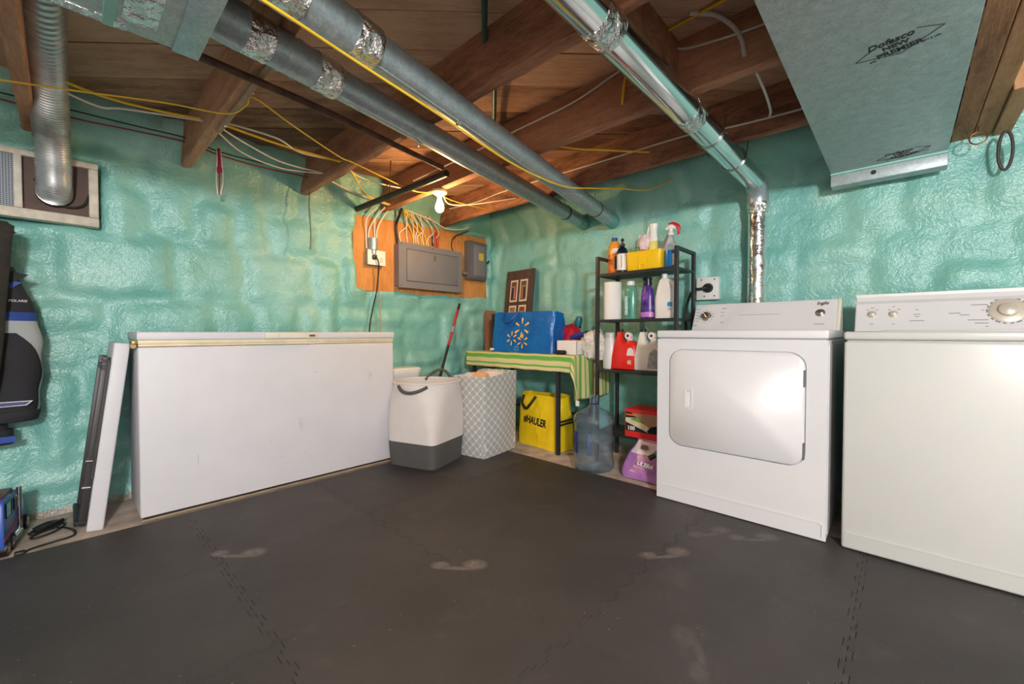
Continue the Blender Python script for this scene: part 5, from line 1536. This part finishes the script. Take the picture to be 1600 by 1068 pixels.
B().prism([(-.085, -.012), (.055, -.010), (.075, .010), (-.085, .012)], 0, .004, frame(Vector((.155, -.0905, .182)), (1, 0.0, 0), (0, 0, 1))).build('sleeve_badge', m_white_pl, jk)
B().prism([(-.083, -.009), (.052, -.007), (.068, .007), (-.083, .009)], 0, .0052, frame(Vector((.155, -.0905, .182)), (1, 0.0, 0), (0, 0, 1))).build('sleeve_badge', mat('badge_navy', (40, 60, 120), .5), jk)
tor = ((1.33, .07, .04), (1.27, .16, .05), (1.20, .215, .055), (1.0, .225, .06), (.7, .23, .062), (.46, .24, .06), (.40, .24, .055))
B().loft([ring_pts(-.42, 3.0, z, hw, hd, 2.6, 0, 36) for (z, hw, hd) in tor]).build('torso', m_jk, jk, 60, w=True)
B().loft([ring_pts(-.40, 3.0, z, .235, .062, 2.6, 0, 36) for z in (.46, .445, .40, .392)]).build('hem_band', m_jk, jk, 60, w=True)
B().prism(rrect(.145, .02, .06, .028, .006), .055, .066, frame(Vector((0, 0, 0)), (1, 0, 0), (0, 0, 1))).build('hem_tab', m_jb, jk)
B().prism([(-.19, 1.10), (-.105, 1.165), (-.19, 1.185), (-.24, 1.20), (-.24, 1.10)], -.012, .0, frame((0, 2.92, 0), (1, 0, 0), (0, 0, 1))).build('collar', m_jk, jk, w=True)
B().prism([(-.185, 1.075), (-.125, 1.13), (-.155, 1.135), (-.19, 1.10)], -.012, .002, frame((0, 2.925, 0), (1, 0, 0), (0, 0, 1))).build('collar_lining', m_jb, jk, w=True)
tr_ = thing('work_trousers', 'faded olive black work trousers hanging over the jacket', 'trousers', (-.33, 2.89, .65))
tp = ((1.385, .165, .018), (1.37, .19, .028), (1.30, .182, .032), (1.16, .172, .034), (1.0, .160, .036), (.87, .152, .036), (.76, .142, .035), (.66, .130, .032), (.64, .126, .03))
B().loft([ring_pts(-.33, 2.865, z, hw, hd, 2.8, 0, 40, lambda x, y, a: (x, y * (1 + .12 * math.sin(6 * a)))) for (z, hw, hd) in tp]).build('trouser_cloth', mat('olive_black_cloth', (48, 46, 40), .9, var=.2, vscale=20, bump=.4, bscale=120), tr_, 60, w=True)
B().loft([ring_pts(-.33, 2.865, z, hw, hd, 2.8, 0, 40) for (z, hw, hd) in ((1.345, .19, .033), (1.34, .193, .035), (1.385, .172, .026), (1.38, .168, .02))]).build('waistband', MATS['olive_black_cloth'], tr_, 60, w=True)

# ------------------------------------------------------------------ toy truck and charging cord
tt = thing('toy_truck', 'blue toy truck with chrome exhaust stacks on the concrete floor', 'toy truck', (-.215, 2.87, -.0115), 83)
m_tb = mat('toy_blue', (30, 78, 170), .3, var=.08)
# local x = forward, y = left; right side faces the room
def side_prism(name, poly, y0, y1, m, bev=.006):
    n = len(poly)
    rings = []
    for (y, s_) in ((y0, .97), (y0 + bev, 1), (y1 - bev, 1), (y1, .97)):
        cx = sum(p[0] for p in poly) / n; cz = sum(p[1] for p in poly) / n
        rings.append([Vector((cx + (p[0] - cx) * s_, y, cz + (p[1] - cz) * s_)) for p in poly])
    return B().loft(rings).build(name, m, tt, 40)
side_prism('hood', [(.02, .04), (.155, .04), (.175, .07), (.165, .115), (.13, .135), (.04, .145), (.02, .145)], -.06, .06, m_tb)
side_prism('cab', [(-.12, .045), (.03, .045), (.03, .14), (.02, .16), (-.005, .215), (-.02, .225), (-.115, .225), (-.12, .215)], -.068, .068, m_tb)
side_prism('sleeper', [(-.24, .045), (-.115, .045), (-.115, .235), (-.225, .24), (-.24, .22)], -.068, .068, m_tb)
side_prism('roof_fairing', [(-.235, .235), (-.04, .222), (-.06, .245), (-.225, .25)], -.06, .06, mat('toy_dark_red', (104, 28, 36), .35))
side_prism('side_window', [(-.09, .155), (-.01, .155), (-.025, .205), (-.09, .205)], -.0705, -.066, MATS['dark_glass'])
side_prism('side_window', [(-.21, .155), (-.135, .155), (-.135, .215), (-.21, .215)], -.0705, -.066, MATS['dark_glass'])
B().prism([(-.235, .08), (-.06, .095), (.02, .125), (-.05, .085), (-.235, .068)], 0, .001, frame((0, -.0685, 0), (1, 0, 0), (0, 0, 1))).build('flame_stripe', mat('toy_orange', (190, 90, 60), .4), tt)
B().box((-.24, -.055, .028), (.16, .055, .046), .003).build('chassis', m_black, tt)
for s_ in (-1, 1):
    B().tube([(-.02, s_ * .072, .05), (-.02, s_ * .072, .235)], .009, 12).build('exhaust_stack', m_chrome, tt, 50)
    B().box((.035, s_ * .066 - .006, .12), (.05, s_ * .066 + .006, .175), .003).build('side_mirror', m_chrome, tt, 40)
    B().tube([(-.10, s_ * .064, .035), (.0, s_ * .064, .035)], .016, 14).build('fuel_tank', m_chrome, tt, 50)
    for xw in (.115, -.125, -.20):
        wh = B().tube([(xw, s_ * .045, .034), (xw, s_ * .073, .034)], .034, 24).build('wheel', m_black, tt, 50)
        B().tube([(xw, s_ * .072, .034), (xw, s_ * .0755, .034)], [.020, .016], 18).build('hub', m_chrome, wh, 50)
B().box((.165, -.055, .03), (.18, .055, .06), .004).build('bumper', m_chrome, tt, 40)
B().box((.166, -.035, .065), (.172, .035, .115), .002).build('grille', m_chrome, tt)
cc = thing('charger_cord', 'coiled black charging cord with a plug on the concrete floor', 'cord', (-.05, 2.8, -.0115))
pts = [(-.128, 2.632), (-.109, 2.662), (-.051, 2.679), (-.004, 2.687), (.02, 2.713), (.011, 2.787), (-.023, 2.852), (-.06, 2.86), (-.098, 2.83), (-.115, 2.80), (-.10, 2.775), (-.05, 2.80), (-.015, 2.86), (-.02, 2.92), (-.05, 2.94), (-.09, 2.90), (-.12, 2.86), (-.11, 2.83), (-.06, 2.85), (-.022, 2.90), (-.03, 2.95), (-.07, 2.95), (-.11, 2.90)]
B().tube([(x, y, -.0065 + .0012 * i / 3) for i, (x, y) in enumerate(pts)], .0042, 8, 160).build('cord', m_black, cc, 60, w=True)
B().tube([(-.02, 2.93, .004), (-.035, 2.90, .006), (-.075, 2.855, .006), (-.10, 2.83, .004)], .011, 8, 10).build('bundle', m_black, cc, 60, w=True)
B().box((-.152, 2.612, -.0115), (-.122, 2.64, .008), .004).build('plug', m_black, cc, 40, w=True)

# scale of the top-shelf bottles and second-level parts
for nm, kz in (('orange_cleaner_bottle', .88), ('pump_bottle', .88), ('small_spray_bottle', 1.08), ('yellow_caddy', 1.2), ('yellow_spray_bottle', .92), ('blue_spray_bottle', .885), ('pink_pouch', .93)):
    bpy.data.objects[nm].scale = (1, 1, kz)
def sub(thing_name, part, kids):
    root = bpy.data.objects[thing_name]
    ch = {}
    for c in root.children:
        ch.setdefault(c.name.split('.')[0], []).append(c)
    for kd in kids:
        for c in ch.get(kd, []):
            c.parent = ch[part][0]
sub('dryer', 'door', ('pull_handle', 'finger_plate', 'pull_slot', 'hinge'))
sub('dryer', 'timer_knob', ('knob_grip',))
sub('chest_freezer', 'lid', ('handle', 'badge'))
sub('breaker_panel', 'panel_door', ('latch',))
sub('disconnect_box', 'panel_door', ('warning_sticker',))
sub('blue_spray_bottle', 'spray_head', ('trigger',))
sub('yellow_spray_bottle', 'spray_top', ('trigger',))
sub('laundry_hamper', 'canvas_body', ('rim_hem', 'seam'))
sub('motorcycle_jacket', 'sleeve', ('shoulder_band', 'grey_stripe', 'blue_edge', 'zip_pull', 'cuff', 'sleeve_badge', 'lettering'))
sub('motorcycle_jacket', 'torso', ('collar', 'collar_lining', 'hem_band', 'hem_tab'))
sub('picture_frame', 'frame_board', ('photo_mount',))
sub('folding_table', 'table_top', ('side_rail',))
sub('striped_tablecloth', 'cloth', ('care_tag',))
